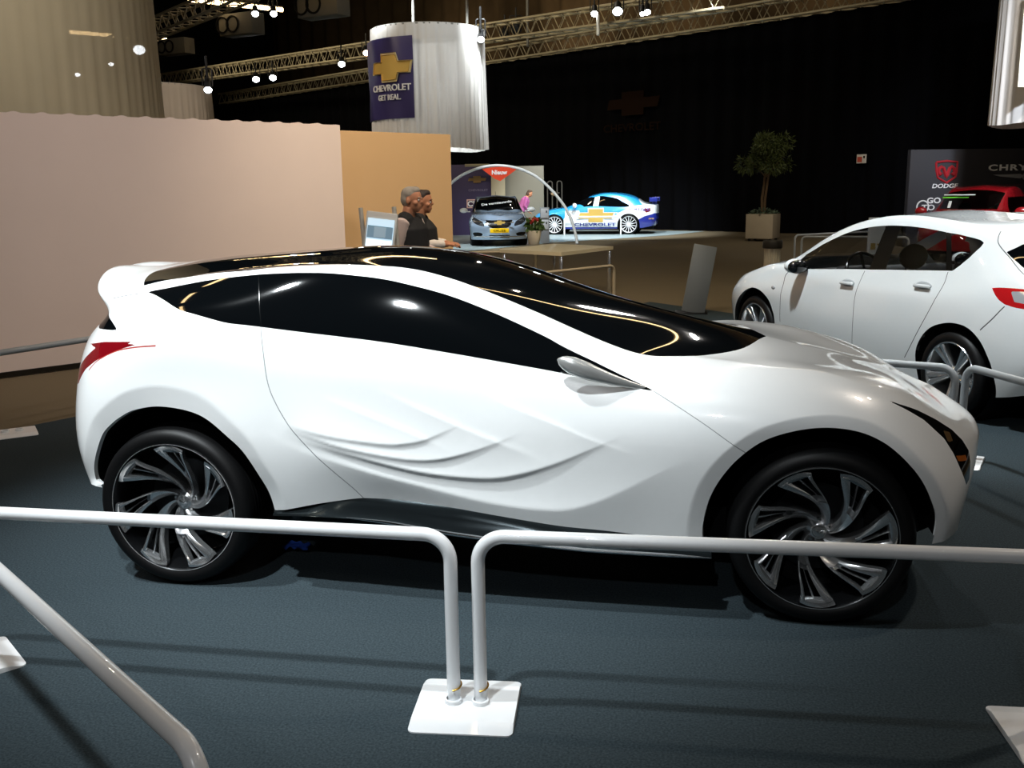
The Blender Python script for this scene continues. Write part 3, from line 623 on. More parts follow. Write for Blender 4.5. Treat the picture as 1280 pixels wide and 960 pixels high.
# ---- white hatchback ----
hatch = thing('hatchback', 'white five-door hatchback with alloy wheels parked behind the nose of the concept car', 'car', (POSE_M[0], POSE_M[1], 0), POSE_M[2])
B = Shell(HATCH, POSE_M, hatch, 420, 200); FM = FEAT_M
for k in ('arch_rear', 'arch_front'):
    L = FM[k]; B.poly(smooth_line([(L[0][0], -.06)]+L+[(L[-1][0], -.06)], 5), 0)
w = B.poly(FM['window'], 0)
wfn = poly_fn(np.array(FM['pillar_b'])); pb, w = B.S.cut(w, wfn); pc, w = B.S.cut(w, poly_fn(np.array(FM['pillar_c'])))
qt, w = B.S.cut(w, poly_fn(smooth_line(FM['quarter'], 4, True)))
qx = max(p[0] for p in FM['quarter']); cx_ = min(p[0] for p in FM['pillar_c'])
surround, w = B.S.cut(w, lambda V, A: A[:, 0]-cx_)          # black applique round the quarter light
scr = B.take(lambda V, A: np.maximum.reduce([1.62*KS+np.abs(V[:, 1])**2*.10-V[:, 0], V[:, 0]-(2.47*KS-.25*V[:, 1]**2), np.abs(V[:, 1])-(.585*KS), .9*KS-V[:, 2]]))
bg = B.take(lambda V, A: np.maximum.reduce([V[:, 0]+.42*KS, np.abs(V[:, 1])-.50*KS, 1.0*KS-V[:, 2], V[:, 2]-1.26*KS]))
rgx = B.poly(FM['rearglass']); bg = np.concatenate([bg, rgx]); tl_ = B.poly(FM['tail']); tc_l, tl_ = B.S.cut(tl_, poly_fn(np.array(FM['tail_clear']))); hl_ = B.poly(FM['headlamp'])
for k in ('shut_a', 'shut_b', 'shut_c', 'shut_g', 'shut_h'): B.out('panel_gap', B.line(FM[k], .0032), mat('dark_gap', '4a4d50', .7))
B.out('body_shell', B.rest, HWHITE, both=False)
B.out('side_window', w, HATCHG); B.out('quarter_window', qt, HATCHG); B.out('window_pillar', pb, TRIM); B.out('window_pillar', np.concatenate([pc, surround]), TRIM)
B.out('windscreen', scr, HATCHG, both=False); B.out('rear_window', bg, GLASS, both=False)
B.out('tail_light', tl_, mat('bright_red_lens', 'b81a1e', .12, coat=.8)); B.out('reversing_lamp', tc_l, GREYL); B.out('headlight', hl_, GREYL)
for sd in (-1, 1):
    for k in ('handle_f', 'handle_r'):
        a, b = B.pt(FM[k][0]), B.pt(FM[k][1]); m_ = (a+b)/2
        mb = MB(); mb.ball((m_[0], sd*(m_[1]-.002), m_[2]), (.085, .012, .034)); h = mb.obj('door_handle', mat('handle_cup', 'a9adb0', .3), hatch)
        mb = MB(); mb.box((m_[0], sd*(m_[1]+.018), m_[2]), (.16, .02, .026), None, .008); mb.obj('grip', HWHITE, h)
    q = B.pt(FM['repeater'][0]); mb = MB(); mb.ball((q[0], sd*q[1], q[2]), (.03, .008, .016)); mb.obj('side_repeater', GREYL, hatch)
    mb = MB(); mb.ball((1.90*KS, sd*.925*KS, .975*KS), (.055, .095, .062)); mr = mb.obj('mirror', HWHITE, hatch)
    mb = MB(); mb.ball((1.86*KS, sd*.92*KS, .970*KS), (.055, .092, .060)); mb.box((1.90*KS, sd*.85*KS, .945*KS), (.09, .12, .03), None, .01); mb.obj('mirror_face', BLACKG, mr)
    for x in (1.05, .1):
        mb = MB(); mb.box((x, sd*.36, .62), (.12, .44, .56), rotm(0, -.22, 0), .05, 3); mb.box((x+.26, sd*.36, .40), (.46, .44, .14), None, .05, 3); st = mb.obj('seat', SEAT, hatch)
        mb = MB(); mb.ball((x-.10, sd*.36, 1.03), (.055, .13, .10)); mb.tube([(x-.07, sd*.36-.05, .88), (x-.09, sd*.36-.05, 1.0)], .007, 6); mb.tube([(x-.07, sd*.36+.05, .88), (x-.09, sd*.36+.05, 1.0)], .007, 6); mb.obj('headrest', SEAT, st)
mb = MB(); mb.box((1.85, 0, .78), (.42, 1.28, .20), rotm(0, .12, 0), .06, 3); mb.box((1.66, .36, .86), (.12, .34, .10), None, .04, 3); mb.obj('dashboard', DASH, hatch)
a = np.linspace(0, 2*PI, 33); Ms = rotm(0, -1.15, 0)
mb = MB(); mb.tube(np.stack([.175*np.cos(a), .175*np.sin(a), 0*a], 1)@Ms.T+[1.52, .36, .86], .014, 8, cap=False); mb.ball((1.53, .36, .855), (.04, .07, .04))
for b_ in (0., PI, PI*1.5): mb.tube([(np.array([r*math.cos(b_+PI/2), r*math.sin(b_+PI/2), 0])@Ms.T+[1.52, .36, .86]) for r in (.03, .17)], .012, 6)
mb.obj('steering_wheel', TRIM, hatch)
put_wheels(hatch, road_wheel(.316*KS, .222, 5, True, ALLOY, DARKMET), 2.64*KS, .86*KS, .316*KS)
B.chassis(-.7*KS, 3.3*KS, (0, 2.64*KS), .316*KS)

# ---- shared bow-tie emblem (plain geometry) ----
BOW = [(-1, -.17), (-.9, .17), (-.42, .17), (-.42, .40), (.42, .40), (.42, .17), (1.02, .17), (.92, -.17), (.42, -.17), (.42, -.40), (-.42, -.40), (-.42, -.17)]
def bowtie(mb, w, M, T, d=.01, k=1., h=1.): return mb.prism([(x*w/2*k, z*w/2*k*h) for x, z in BOW], -d, M, T)

# ---- pale silver saloon, seen from the front ----
sed = thing('sedan', 'pale blue silver sedan with a yellow plate under the white hoop', 'car', (POSE_S[0], POSE_S[1], 0), POSE_S[2])
B = Shell(SEDAN, POSE_S, sed, 260, 120); FS = FEAT_S
for x in (0, 2.685*KS): B.arch(x, .33*KS, .365*KS)
half = [FS['screen'][0], (FS['screen'][1][0]+.05, FS['screen'][1][1]), (FS['screen'][2][0]+.12, FS['screen'][2][1]), (FS['screen'][3][0]+.14, FS['screen'][3][1])]; B_scr = B.poly([half[0]]+half[1:4]+[(half[3][0], 1.7), (half[0][0]+.16, 1.7), (FS['screen'][-1][0], FS['screen'][-1][1])])
lamp = B.poly(FS['lamp'], 3); UM = B.P.U
gl = [p for p in FS['grille']]; g_ = B.poly([gl[0], (UM+.2, gl[1][1]), (UM+.2, gl[5][1]), gl[6], gl[7]])
fg = B.poly(FS['fog'], 2); it = FS['intake']; in_ = B.poly([it[0], (UM+.2, it[0][1]), (UM+.2, it[3][1]), it[3]])
win_ = B.take(lambda V, A: np.maximum.reduce([-V[:, 0]-.45*KS, V[:, 0]-(2.05*KS-(V[:, 2]-.93*KS)*1.45), .95*KS+.01-V[:, 2], V[:, 2]-1.33*KS, V[:, 2]-(1.07*KS+(V[:, 0]+.45*KS)*.55), .60*KS-np.abs(V[:, 1])]))
B.out('body_shell', B.rest, SILVER, both=False); B.out('windscreen', B_scr, GLASS, both=False); B.out('side_window', win_, GLASS)
B.out('headlight', lamp, mat('dark_clear_lamp', '3c3e42', .15, metal=.5, coat=1.)); gro = B.out('grille', g_, TRIM, both=False); B.out('fog_light', fg, TRIM); B.out('lower_intake', in_, TRIM, both=False)
FM_ = np.array([[0, -1, 0], [1, 0, 0], [0, 0, 1.]])            # local x to the car's left-right, facing the nose
mb = MB(); bowtie(mb, .30, FM_, (3.44, 0, .655), .03); mb.obj('emblem', GOLD, sed)
mb = MB(); mb.box((3.425, 0, .655), (.02, .78, .035), None, .008); mb.obj('chrome_bar', CHROME, sed)
mb = MB(); mb.box((3.46, 0, .44), (.02, .52, .12), None, .005); pl = mb.obj('number_plate', YELLOW, sed)
mb = MB(); text(mb, 'CRUZE', .06, FM_, (3.474, 0, .44), 1.25); mb.obj('plate_text', TRIM, pl)
mb = MB(); mb.tube([(3.30, -.72, .285), (3.46, -.45, .28), (3.51, 0, .28), (3.46, .45, .28), (3.30, .72, .285)], .016, 8); mb.obj('chrome_bar', CHROME, sed)
ms_ = np.array([[0, -.97, -.75], [1, .22, 0], [0, 0, .66]])
mb = MB(); text(mb, 'De vernieuwde', .10, FM_@rotm(-.95, 0, 0)@rotm(0, -.18, 0), (1.82, -.03, 1.165), 1.0, .1, .02); mb.obj('windscreen_sticker', mat('white_lettering', 'f2f2f2', .5), sed)
for sd in (-1, 1):
    mb = MB(); mb.ball((1.85, sd*.98, .965), (.07, .12, .075)); mb.box((1.87, sd*.86, .93), (.07, .14, .03), None, .01); mb.obj('mirror', HWHITE, sed)
mb = MB(); mb.tube([(-.1, 0, 1.34), (-.2, 0, 1.48)], .006, 6); mb.obj('aerial', TRIM, sed)
put_wheels(sed, road_wheel(.33*KS, .22, 5, False, ALLOY, DARKMET), 2.685*KS, .86*KS, .33*KS); B.chassis(-.8*KS, 3.4*KS, (0, 2.685*KS), .33*KS)

# ---- blue and white race car ----
race = thing('race_car', 'blue and white racing saloon with rear wing and gold emblem on its door', 'car', (POSE_R[0], POSE_R[1], 0), POSE_R[2])
B = Shell(SEDAN, POSE_R, race, 300, 140); FR = FEAT_R
for x in (0, 2.685*KS): B.arch(x, .33*KS, .40*KS)
rw = B.poly(FR['window'], 0); rp, rw = B.S.cut(rw, poly_fn(np.array(FR['pillar_b'])))
scr = B.take(lambda V, A: np.maximum.reduce([1.45*KS+np.abs(V[:, 1])**2*.10-V[:, 0], V[:, 0]-(2.2*KS-.25*V[:, 1]**2), np.abs(V[:, 1])-(.56*KS), .9*KS-V[:, 2]]))
rtl = B.poly(FR['tail'])
b0 = FR['blue'][2:11]; blue = [(6., b0[0][1])]+b0+[(b0[-1][0], 1.8), (6., 1.8)]
nv_ = FR['navy']; navy = B.poly([nv_[0], nv_[1], nv_[2], (-.3, nv_[2][1]), (-.3, -.1), (nv_[0][0], -.1)])
sill_ = B.take(lambda V, A: np.maximum.reduce([V[:, 2]-.27*KS, V[:, 0]-2.3*KS, .3*KS-V[:, 0]]))
bl = B.poly(blue, 0, .5)
B.multi('body_shell', [(B.rest, RWHITE), (bl, SKYBLUE), (navy, NAVY), (sill_, NAVY)])
B.out('side_window', rw, GLASS); B.out('window_pillar', rp, RWHITE); B.out('windscreen', scr, GLASS, both=False); B.out('tail_light', rtl, RED)
for sd in (-1, 1):
    Ms = np.array([[-sd, 0, 0], [0, -sd, 0], [0, 0, 1.]])
    mb = MB(); bowtie(mb, 1.18, Ms, (1.10, sd*.836, .63), .010, 1.10, 1.); em = mb.obj('emblem', RWHITE, race)
    mb = MB(); bowtie(mb, 1.18, Ms, (1.10, sd*.848, .63), .008, 1.0, .92); mb.obj('emblem_face', GOLD, em)
    mb = MB(); text(mb, 'CHEVROLET', .10, Ms, (1.13, sd*.846, .335), 1.75, 0, .02); mb.obj('door_lettering', NAVY, race)
    mb = MB(); text(mb, 'CRUZE', .10, Ms, (-.36, sd*.80, .83), 1.5, .1, .01); mb.obj('wing_lettering', mat('purple_lettering', '5a3f98', .5), race)
    mb = MB(); text(mb, 'sports', .07, Ms, (-.70, sd*.80, .53), 1.1, .2, .01); mb.obj('bumper_lettering', GOLD, race)
    mb = MB(); mb.ball((1.80, sd*.95, .97), (.08, .12, .085)); mb.obj('mirror', HWHITE, race)
    mb = MB(); mb.box((-.80, sd*.45, 1.08), (.10, .02, .20), None, .004); mb.obj('wing_strut', NAVY, race)
mb = MB(); mb.box((-.80, 0, 1.17), (.22, 1.20, .025), rotm(0, .12, 0), .01); wg = mb.obj('rear_wing', SKYBLUE, race)
for sd in (-1, 1): mb = MB(); mb.box((-.80, sd*.61, 1.14), (.26, .02, .14), None, .008); mb.obj('end_plate', NAVY, wg)
put_wheels(race, road_wheel(.35*KS, .27, 14, False, mat('white_wheel', 'e8eaee', .35), MATTE), 2.685*KS, .87*KS, .35*KS); B.chassis(-.8*KS, 3.4*KS, (0, 2.685*KS), .33*KS)

# ---- red car behind the hatchback ----
def tall(T): return [[(a, b, c*1.09) for a, b, c in g] for g in T]
suv = thing('red_car', 'bright red car with a green windscreen strip behind the white hatchback roof', 'car', (POSE_V[0], POSE_V[1], 0), POSE_V[2])
B = Shell(tall(HATCH), POSE_V, suv, 220, 110)
for x in (0, 2.64*KS): B.arch(x, .33*KS, .365*KS)
scr = B.take(lambda V, A: np.maximum.reduce([1.62*KS+np.abs(V[:, 1])**2*.10-V[:, 0], V[:, 0]-(2.47*KS-.25*V[:, 1]**2), np.abs(V[:, 1])-(.60*KS), .9*KS-V[:, 2]]))
win_ = B.take(lambda V, A: np.maximum.reduce([-V[:, 0]-.30*KS, V[:, 0]-(2.2*KS-(V[:, 2]-.93*KS)*1.3), .97*KS-V[:, 2], V[:, 2]-1.34*KS, .60*KS-np.abs(V[:, 1])]))
B.out('body_shell', B.rest, REDP, both=False); B.out('windscreen', scr, HATCHG, both=False); B.out('side_window', win_, HATCHG)
sx = lambda z: 2.47*KS-(z-.95)*1.66
mb = MB(); mb.box((sx(1.26)+.06, -.33, 1.26), (.012, .52, .05), rotm(0, -1.03, 0)@np.eye(3), .004); ss = mb.obj('windscreen_strip', mat('green_strip', '6fd23a', .5), suv)
mb = MB(); mb.box((sx(1.30)+.06, -.27, 1.315), (.012, .62, .035), rotm(0, -1.03, 0), .004); mb.obj('white_strip', HWHITE, ss)
mb = MB(); mb.box((sx(1.12)+.07, -.38, 1.12), (.012, .06, .26), rotm(0, -1.03, .12), .004); mb.obj('white_card', HWHITE, ss)
for sd in (-1, 1):
    mb = MB(); mb.ball((2.0, sd*.98, .98), (.08, .13, .09)); mb.box((2.02, sd*.86, .94), (.07, .16, .03), None, .01); mb.obj('mirror', REDP, suv)
    mb = MB(); mb.box((1.0, sd*.36, .62), (.12, .44, .56), rotm(0, -.22, 0), .05, 3); mb.ball((.90, sd*.36, 1.03), (.055, .13, .10)); mb.obj('seat', SEAT, suv)
mb = MB(); mb.tube(np.stack([0*a, .175*np.cos(a), .175*np.sin(a)], 1)@rotm(0, -.4, 0).T+[1.55, .36, .90], .014, 8, cap=False); mb.obj('steering_wheel', TRIM, suv)
put_wheels(suv, road_wheel(.33*KS, .22, 5, False, ALLOY, DARKMET), 2.64*KS, .86*KS, .33*KS); B.chassis(-.7*KS, 3.3*KS, (0, 2.64*KS), .33*KS)
# =====================  hall, walls, drapes  =====================
CARPET = mat('dark_teal_carpet', '353f44', .95, noise=.9, nscale=130, bump=.35, spec=.08)
HALLF = mat('brown_hall_floor', '6e6350', .9, noise=.22, nscale=90, spec=.1)
STANDF = mat('pale_stand_floor', '9fb0b4', .35, spec=.4)
TANW = mat('pale_fabric_wall', 'e0cfc6', .85, nscale=3, noise=.03)
BEIGEW = mat('beige_wall', 'dfb98a', .8, nscale=3, noise=.02)
BLACKC = mat('black_curtain_cloth', '070709', .95, spec=.05, noise=.3, nscale=6)
BROWNC = mat('brown_drape_cloth', '3b3023', .95, spec=.05, noise=.4, nscale=1.4)
CONC = mat('dark_ceiling', '14130f', .9)
def ground(x, y): return hit(x, y, 2, 0)
def plane_hit(px, py, P, n):
    d = ray(px, py); n = np.asarray(n, float); return CAM+d*(((np.asarray(P)-CAM)@n)/(d@n))
def slab(name, poly, z0, z1, m):
    n = len(poly); mb = MB(); mb.add([(x, y, z1) for x, y in poly]+[(x, y, z0) for x, y in poly], [tuple(range(n)), tuple(range(n, 2*n))[::-1]]+[(i, i+n, (i+1) % n+n, (i+1) % n) for i in range(n)]); return mb.obj(name, m)
fl = slab('floor', [(-50, -30), (60, -30), (60, 75), (-50, 75)], -.2, -.012, HALLF); meta(fl, kind='structure')
A_, B_ = np.array([-2.535, 2.387]), np.array([-2.347, 2.749]); dl = (B_-A_)/np.hypot(*(B_-A_)); far0, fd = np.array([1.848, 9.88]), np.array([.674, -.738])
tt = np.linalg.solve(np.stack([dl, -fd], 1), far0-A_); cor = A_+dl*tt[0]
cp = slab('stand_carpet', [tuple(A_-dl*9), tuple(A_-dl*9+np.array([15, -4])), (16, -4), tuple(far0+fd*9), tuple(cor)][::1], -.011, 0, CARPET); meta(cp, kind='structure')
q = [ground(540, 318), ground(690, 303), ground(835, 293.8)]; far_ = [ground(880, 289), ground(560, 282)]
st = slab('floor_display', [tuple(p[:2]) for p in q]+[tuple(far_[0][:2]), tuple(far_[1][:2]+np.array([-6, 0]))], -.011, .0, STANDF); meta(st, kind='structure')
wn = lambda d: np.array([d[1], -d[0]])
# left fabric wall with scalloped top, beige wall behind it
w0 = ground(0, 472)[:2]; wd_ = np.array([.601, .799]); end = plane_hit(426, 153, (*w0, 0), (wd_[1], -wd_[0], 0))[:2]
Lw = float((end-w0)@wd_); s0 = -7.
xs = np.arange(s0, Lw, .02); top = 2.30+.016*np.clip(np.sin((xs-.07)*2*PI/.235)-.15, 0, 1)*np.clip((Lw-xs)/.3, 0, 1)
mb = MB(); n = len(xs); th = np.array([-wd_[1], wd_[0]])*.12
def wp(s, z, k): p = w0+wd_*s+th*k; return (p[0], p[1], z)
mb.add([wp(s, -.012, 0) for s in xs]+[wp(s, z, 0) for s, z in zip(xs, top)]+[wp(s, z, 1) for s, z in zip(xs, top)]+[wp(s, -.012, 1) for s in xs],
       [(r*n+i, r*n+i+1, (r+1)*n+i+1, (r+1)*n+i) for r in range(3) for i in range(n-1)]+[(n-1, 2*n-1, 3*n-1, 4*n-1), (0, n, 2*n, 3*n)])
meta(mb.obj('wall_left', TANW, None, 30), kind='structure')
mb = MB(); P = [wp(s0, .02, -.05), wp(Lw, .02, -.05)]; mb.box(tuple((np.array(P[0])+P[1])/2), (Lw-s0, .012, .05), rotm(0, 0, math.atan2(wd_[1], wd_[0]))); meta(mb.obj('baseboard_left', BLACKG), kind='structure')
bD0 = 11.95; b0 = at(424, 163, bD0); b1 = at(563, 168, 13.2); bz = (b0[2]+b1[2])/2
bd = (b1-b0)[:2]; Lb = np.hypot(*bd); bd /= Lb; mid = (b0+b1)/2-np.array([bd[0], bd[1], 0])*.4
mb = MB(); mb.box((mid[0]-bd[1]*.08, mid[1]+bd[0]*.08, bz/2-.006), (Lb+.8, .16, bz+.012), rotm(0, 0, math.atan2(bd[1], bd[0])), .004, 1); meta(mb.obj('wall_beige', BEIGEW), kind='structure')
# the long black curtain hung under a truss, hall directions
T1, T2 = at(610, 70.5, 41.), at(1150, .5, 27.7); hd = (T2-T1); hd /= np.linalg.norm(hd); hz_ = (T1[2]+T2[2])/2
h2 = hd[:2]/np.hypot(*hd[:2]); hn = np.array([-h2[1], h2[0]])                    # hn points away from the viewer
TP = lambda s, k=0., z=None: np.array([T1[0]+h2[0]*s+hn[0]*k, T1[1]+h2[1]*s+hn[1]*k, T1[2] if z is None else z])
def drape(name, s0, s1, z0, z1, k, amp, wl, m, seed=1):
    r = np.random.default_rng(seed); xs = np.arange(s0, s1, wl/9); ph = np.cumsum(r.uniform(.7, 1.3, len(xs)))*2*PI/9
    o = amp*np.sin(ph); mb = MB(); n = len(xs); zs = np.linspace(z0, z1, 4)
    V = [tuple(TP(s, k+a*(1.15-.3*j/3), z)) for j, z in enumerate(zs) for s, a in zip(xs, o)]
    mb.add(V, [(j*n+i, j*n+i+1, (j+1)*n+i+1, (j+1)*n+i) for j in range(3) for i in range(n-1)]); return mb.obj(name, m, None, 180)
cz = T1[2]-.31
c_ = drape('stage_curtain', -26, 34, -.005, cz, .1, .08, .75, BLACKC); meta(c_, 'long black curtain closing off the back of the hall below the lowest truss', 'curtain')
c2_ = drape('wall_drape', -30, 50, 6.2, 14, 7., .16, 1.5, BROWNC, 5); meta(c2_, 'dim brown pleated drape high on the far wall behind the trusses', 'curtain')
# projected emblem: its faint light painted as brown shapes on the curtain
cn = np.array([-hn[0], -hn[1], 0]); cp0 = TP(0, .0)+cn*.1; CM = np.stack([np.array([h2[0], h2[1], 0]), -cn, [0, 0, 1.]], 1)
ec = plane_hit(791, 129, cp0, cn); ew = np.linalg.norm(plane_hit(823, 129, cp0, cn)-plane_hit(758, 129, cp0, cn))
FAINT = mat('projected_emblem_tint', '1e130d', .95, spec=.02)
mb = MB(); bowtie(mb, ew, CM, ec, .02, 1, .85); text(mb, 'CHEVROLET', ew*.11, CM, plane_hit(789, 159, cp0, cn), 1.25, 0, .01); e_ = mb.obj('projected_emblem', FAINT); e_.parent = c_
# hall shell
bw = MB(); c = TP(0, 9); bw.box((c[0], c[1], 7), (150, .3, 14.4), rotm(0, 0, math.atan2(h2[1], h2[0]))); meta(bw.obj('wall_back', CONC), kind='structure')
cl = MB(); cl.box((3, 25, 14.2), (115, 105, .3)); meta(cl.obj('ceiling', CONC), kind='structure')
cl = MB(); cl.box((-50, 20, 7), (.3, 110, 14.4)); meta(cl.obj('wall_left_hall', CONC), kind='structure')
cl = MB(); cl.box((58, 20, 7), (.3, 110, 14.4)); meta(cl.obj('wall_right', CONC), kind='structure')
cl = MB(); cl.box((3, -28, 7), (115, .3, 14.4)); meta(cl.obj('wall_front', CONC), kind='structure')

# ---------- trusses ----------
TRUSS = mat('aluminium_truss', 'a89c80', .5, metal=.2)
def truss(P, Q, w, label):
    P, Q = np.asarray(P), np.asarray(Q); L = np.linalg.norm(Q-P); M = frame(Q-P); t = thing('lighting_truss', label, 'truss', (P+Q)/2, 0, 'lighting trusses under the ceiling'); O = (P+Q)/2
    for y, z in ((-1, -1), (1, -1), (1, 1), (-1, 1)):
        mb = MB(); off = M@np.array([0, y*w/2, z*w/2]); mb.tube([P-O+off, Q-O+off], .045, 6); mb.obj('chord', TRUSS, t)
    mb = MB(); n = max(2, int(L/(w*.62))); f = lambda i, y, z: P-O+(Q-P)*i/n+M@np.array([0, y*w/2, z*w/2])
    for i in range(n):
        for a, b in (((-1, -1), (-1, 1)), ((1, -1), (1, 1)), ((-1, -1), (1, -1)), ((-1, 1), (1, 1))):
            if i % 2: a, b = b, a
            mb.tube([f(i, *a), f(i+1, *b)], .018, 4, cap=False)
    mb.obj('bracing', TRUSS, t); return t
truss(TP(-24), TP(30), .55, 'lowest aluminium truss running along the top edge of the black curtain')
U1, U2 = at(620, 40, 34.8), at(300, 86, 48.5); ud = (U1-U2)/np.linalg.norm(U1-U2)
truss(U2-ud*9, U1+ud*10, .55, 'middle aluminium truss passing behind the hanging drape cylinder')
V1, V2 = at(196, 35, 32.), at(272, 3, 28.9); vd = (V2-V1)/np.linalg.norm(V2-V1)
truss(V1-vd*5, V2+vd*8, .5, 'upper short aluminium truss at top left beside the sheer drape')
# ---------- lamps, tubes and boxes under the roof ----------
LAMPB = mat('lamp_housing', '1a1a1b', .5)
LAMPW = mat('lamp_white', 'ffffff', .3, emit='f4faff', es=30.); LAMPO = mat('lamp_warm', 'ffffff', .3, emit='ffd0a0', es=18.)
def lamp(px, py, D, label, warm=False, r=.16, lit=True):
    p = at(px, py, D); t = thing('spotlight', label, 'lamp', p, 0, 'stage lamps on the trusses'); d = (CAM-p)*[1, 1, 0]; d /= np.linalg.norm(d); ax = d*.75+np.array([0, 0, -.65]); M = frame(ax); R = np.stack([M[:, 1], M[:, 2], M[:, 0]], 1)
    mb = MB(); mb.lathe([(0, -.42), (r*.6, -.42), (r*.75, -.36), (r*.8, -.15), (r*1.05, -.02), (r*1.05, .03), (r*.95, .03)], 20, R); mb.obj('housing', LAMPB, t)
    mb = MB(); mb.ball((0, 0, 0), (r*.95, r*.95, r*.35), 16, 8, R); mb.obj('lens', (LAMPO if warm else LAMPW) if lit else LAMPB, t)
    mb = MB(); mb.tube(bend([R@np.array([-r*1.15, 0, -.12]), R@np.array([-r*1.15, 0, -.12])+[0, 0, .4], R@np.array([r*1.15, 0, -.12])+[0, 0, .4], R@np.array([r*1.15, 0, -.12])], .05, 3), .018, 6); mb.tube([(0, 0, .25), (0, 0, .75)], .03, 6); mb.obj('yoke', LAMPB, t)
    return p
LAMPS = [(320, 99, 45, 'bright stage lamp under the middle truss, left one of a close pair', 0), (341, 97, 44.4, 'twin-bulb stage lamp under the middle truss, right one of a close pair', 0), (319, 17, 33.5, 'bright stage lamp just below the warm tube row at the top, nearer its middle', 0),
 (342, 17, 33.5, 'bright stage lamp below the right end of the warm tube row', 0), (427, 80, 40, 'small half-lit stage lamp between the middle truss and lowest truss', 0), (458, 66, 39, 'warm orange stage lamp just left of the hanging drape cylinder', 1), (601, 49, 23.6, 'stage lamp in front of the right shoulder of the drape cylinder', 0),
 (743, 17, 30, 'stage lamp beside a bright cable, left one of the three above the black curtain', 0), (772, 14, 29.5, 'largest and brightest stage lamp, middle one of three above the black curtain', 0), (809, 15, 29, 'twin stage lamp, right one of three above the black curtain', 0), (260, 112, 22.5, 'stage lamp shining in front of the small sheer drape at upper left', 0),
 (174, 62, 30, 'large stage lamp glowing through the big left sheer drape', 0), (139, 80, 33, 'small stage lamp seen through the left sheer drape, middle one of three', 0), (97, 93, 35, 'small stage lamp seen through the left sheer drape, lowest of three', 0)]
for px, py, D, lb, wm in LAMPS: lamp(px, py, D, lb, wm, r=(.20 if px == 174 else .09 if px < 140 else .17 if px in (772,) else .12)*(D/32 if px != 601 and px != 260 else .8))
lamp(803, 17, 28.2, 'small companion bulb left of the right twin stage lamp', False, .08)
lamp(645, 36, 36, 'dark unlit stage lamp on the brown drape right of the drape cylinder', False, .2, False)
lamp(631, 44, 37.5, 'dark unlit stage lamp hanging lower beside the cylinder edge', False, .16, False)
TUBE = mat('warm_tube', 'fff2dc', .4, emit='ffd79a', es=14.)
pd = np.array([hn[0], hn[1], 0])
def tube_lamp(xa, xb, line, label):
    P = [at(x, line[0](x), line[1](x)) for x in (xa, xb)]; m_ = (P[0]+P[1])/2; t = thing('tube_light', label, 'lamp', m_, 0, 'warm ceiling tubes')
    mb = MB(); mb.tube([P[0]-m_, P[1]-m_], .075, 10); mb.obj('tube', TUBE, t)
    mb = MB(); d = P[1]-P[0]; mb.box((0, 0, .11), (np.linalg.norm(d), .16, .05), frame(d)); mb.obj('fitting', LAMPB, t)
l2 = (lambda x: 1+(x-250)*.110, lambda x: 35+(x-250)/90*2); l1 = (lambda x: 40+(x-87)*.081, lambda x: 41.5+(x-87)/120*2.6)
for i, (a, b) in enumerate(((236, 274.5), (276.5, 284.5), (286.5, 297), (299, 307), (308.5, 321), (323, 336.5), (341, 353))):
    tube_lamp(a, b, l2, ('warm ceiling tube at the left end of the lit row near the top edge', 'short warm tube second from the left in the top row', 'warm tube third from the left in the top row', 'short warm tube fourth from the left in the top row', 'warm tube third from the right end of the top row', 'warm tube second from the right end of the top row', 'warm tube at the right end of the top row')[i])
for i, (a, b) in enumerate(((87, 104), (105.5, 123), (125, 143), (154, 162), (197, 208))):
    tube_lamp(a, b, l1, ('warm tube farthest left behind the big sheer drape', 'second warm tube from the left behind the big sheer drape', 'third warm tube from the left behind the big sheer drape', 'short faint warm tube behind the sheer drape near the big lamp', 'short warm tube beside the twin-holed box at the sheer drape edge')[i])
GREYB = mat('grey_vent_box', '6d6a60', .6); 
def vent(px, py, D, w, h, label):
    p = at(px, py, D); t = thing('ventilation_box', label, 'ventilation unit', p, math.atan2(_r[1], _r[0])-.5, 'twin-outlet boxes under the roof')
    mb = MB(); mb.box((w*.5, 0, 0), (w*1.35, h*.9, h), None, .03); mb.obj('housing', GREYB, t)
    for k in (0, 1): mb = MB(); mb.lathe([(h*.40, -.1), (h*.40, .04), (h*.34, .04), (h*.30, -.03), (0, -.06)], 24, np.array([[1, 0, 0], [0, 0, -1], [0, 1, 0]]), (w*(-.02+.42*k), -h*.46, 0)); mb.obj('outlet', MATTE, t)
def row(P, Q, n, gap, label):
    P, Q = np.array(P, float), np.array(Q, float)
    for i in range(n):
        a, b = P+(Q-P)*(i+gap)/n, P+(Q-P)*(i+1-gap)/n; m_ = (a+b)/2; t = thing('tube_light', label, 'lamp', m_, 0, 'warm tubes in the roof, out of view')
        mb = MB(); mb.tube([a-m_, b-m_], .05, 8); mb.obj('tube', TUBE, t); mb = MB(); d = b-a; mb.box((0, 0, .09), (np.linalg.norm(d), .14, .04), frame(d)); mb.obj('fitting', LAMPB, t)
H3, N3 = np.array([h2[0], h2[1], 0]), np.array([hn[0], hn[1], 0])
row(np.array([2.9, 8.4, 8.2])-N3*7, np.array([2.9, 8.4, 8.2])+N3*7, 7, .01, 'warm roof tube reflected as a line in the windscreen')
row(np.array([-8., 24.2, 8.9])-H3*6, np.array([-8., 24.2, 8.9])+H3*6, 6, .01, 'warm roof tube reflected as a line in the glass roof')
row((-3.75, -2.2, 8.), (-4.7, 4.6, 8.), 3, .17, 'warm roof tube reflected in the rear side glass')
vent(209, 60, 40, 1.1, .62, 'grey box with two round outlets at the right edge of the left sheer drape')
vent(287, 33, 36, 1.2, .75, 'grey box with two round outlets below the short upper truss')
vent(386, 9, 30, 1.15, .72, 'grey box with two round outlets at the top edge, right of the tubes')
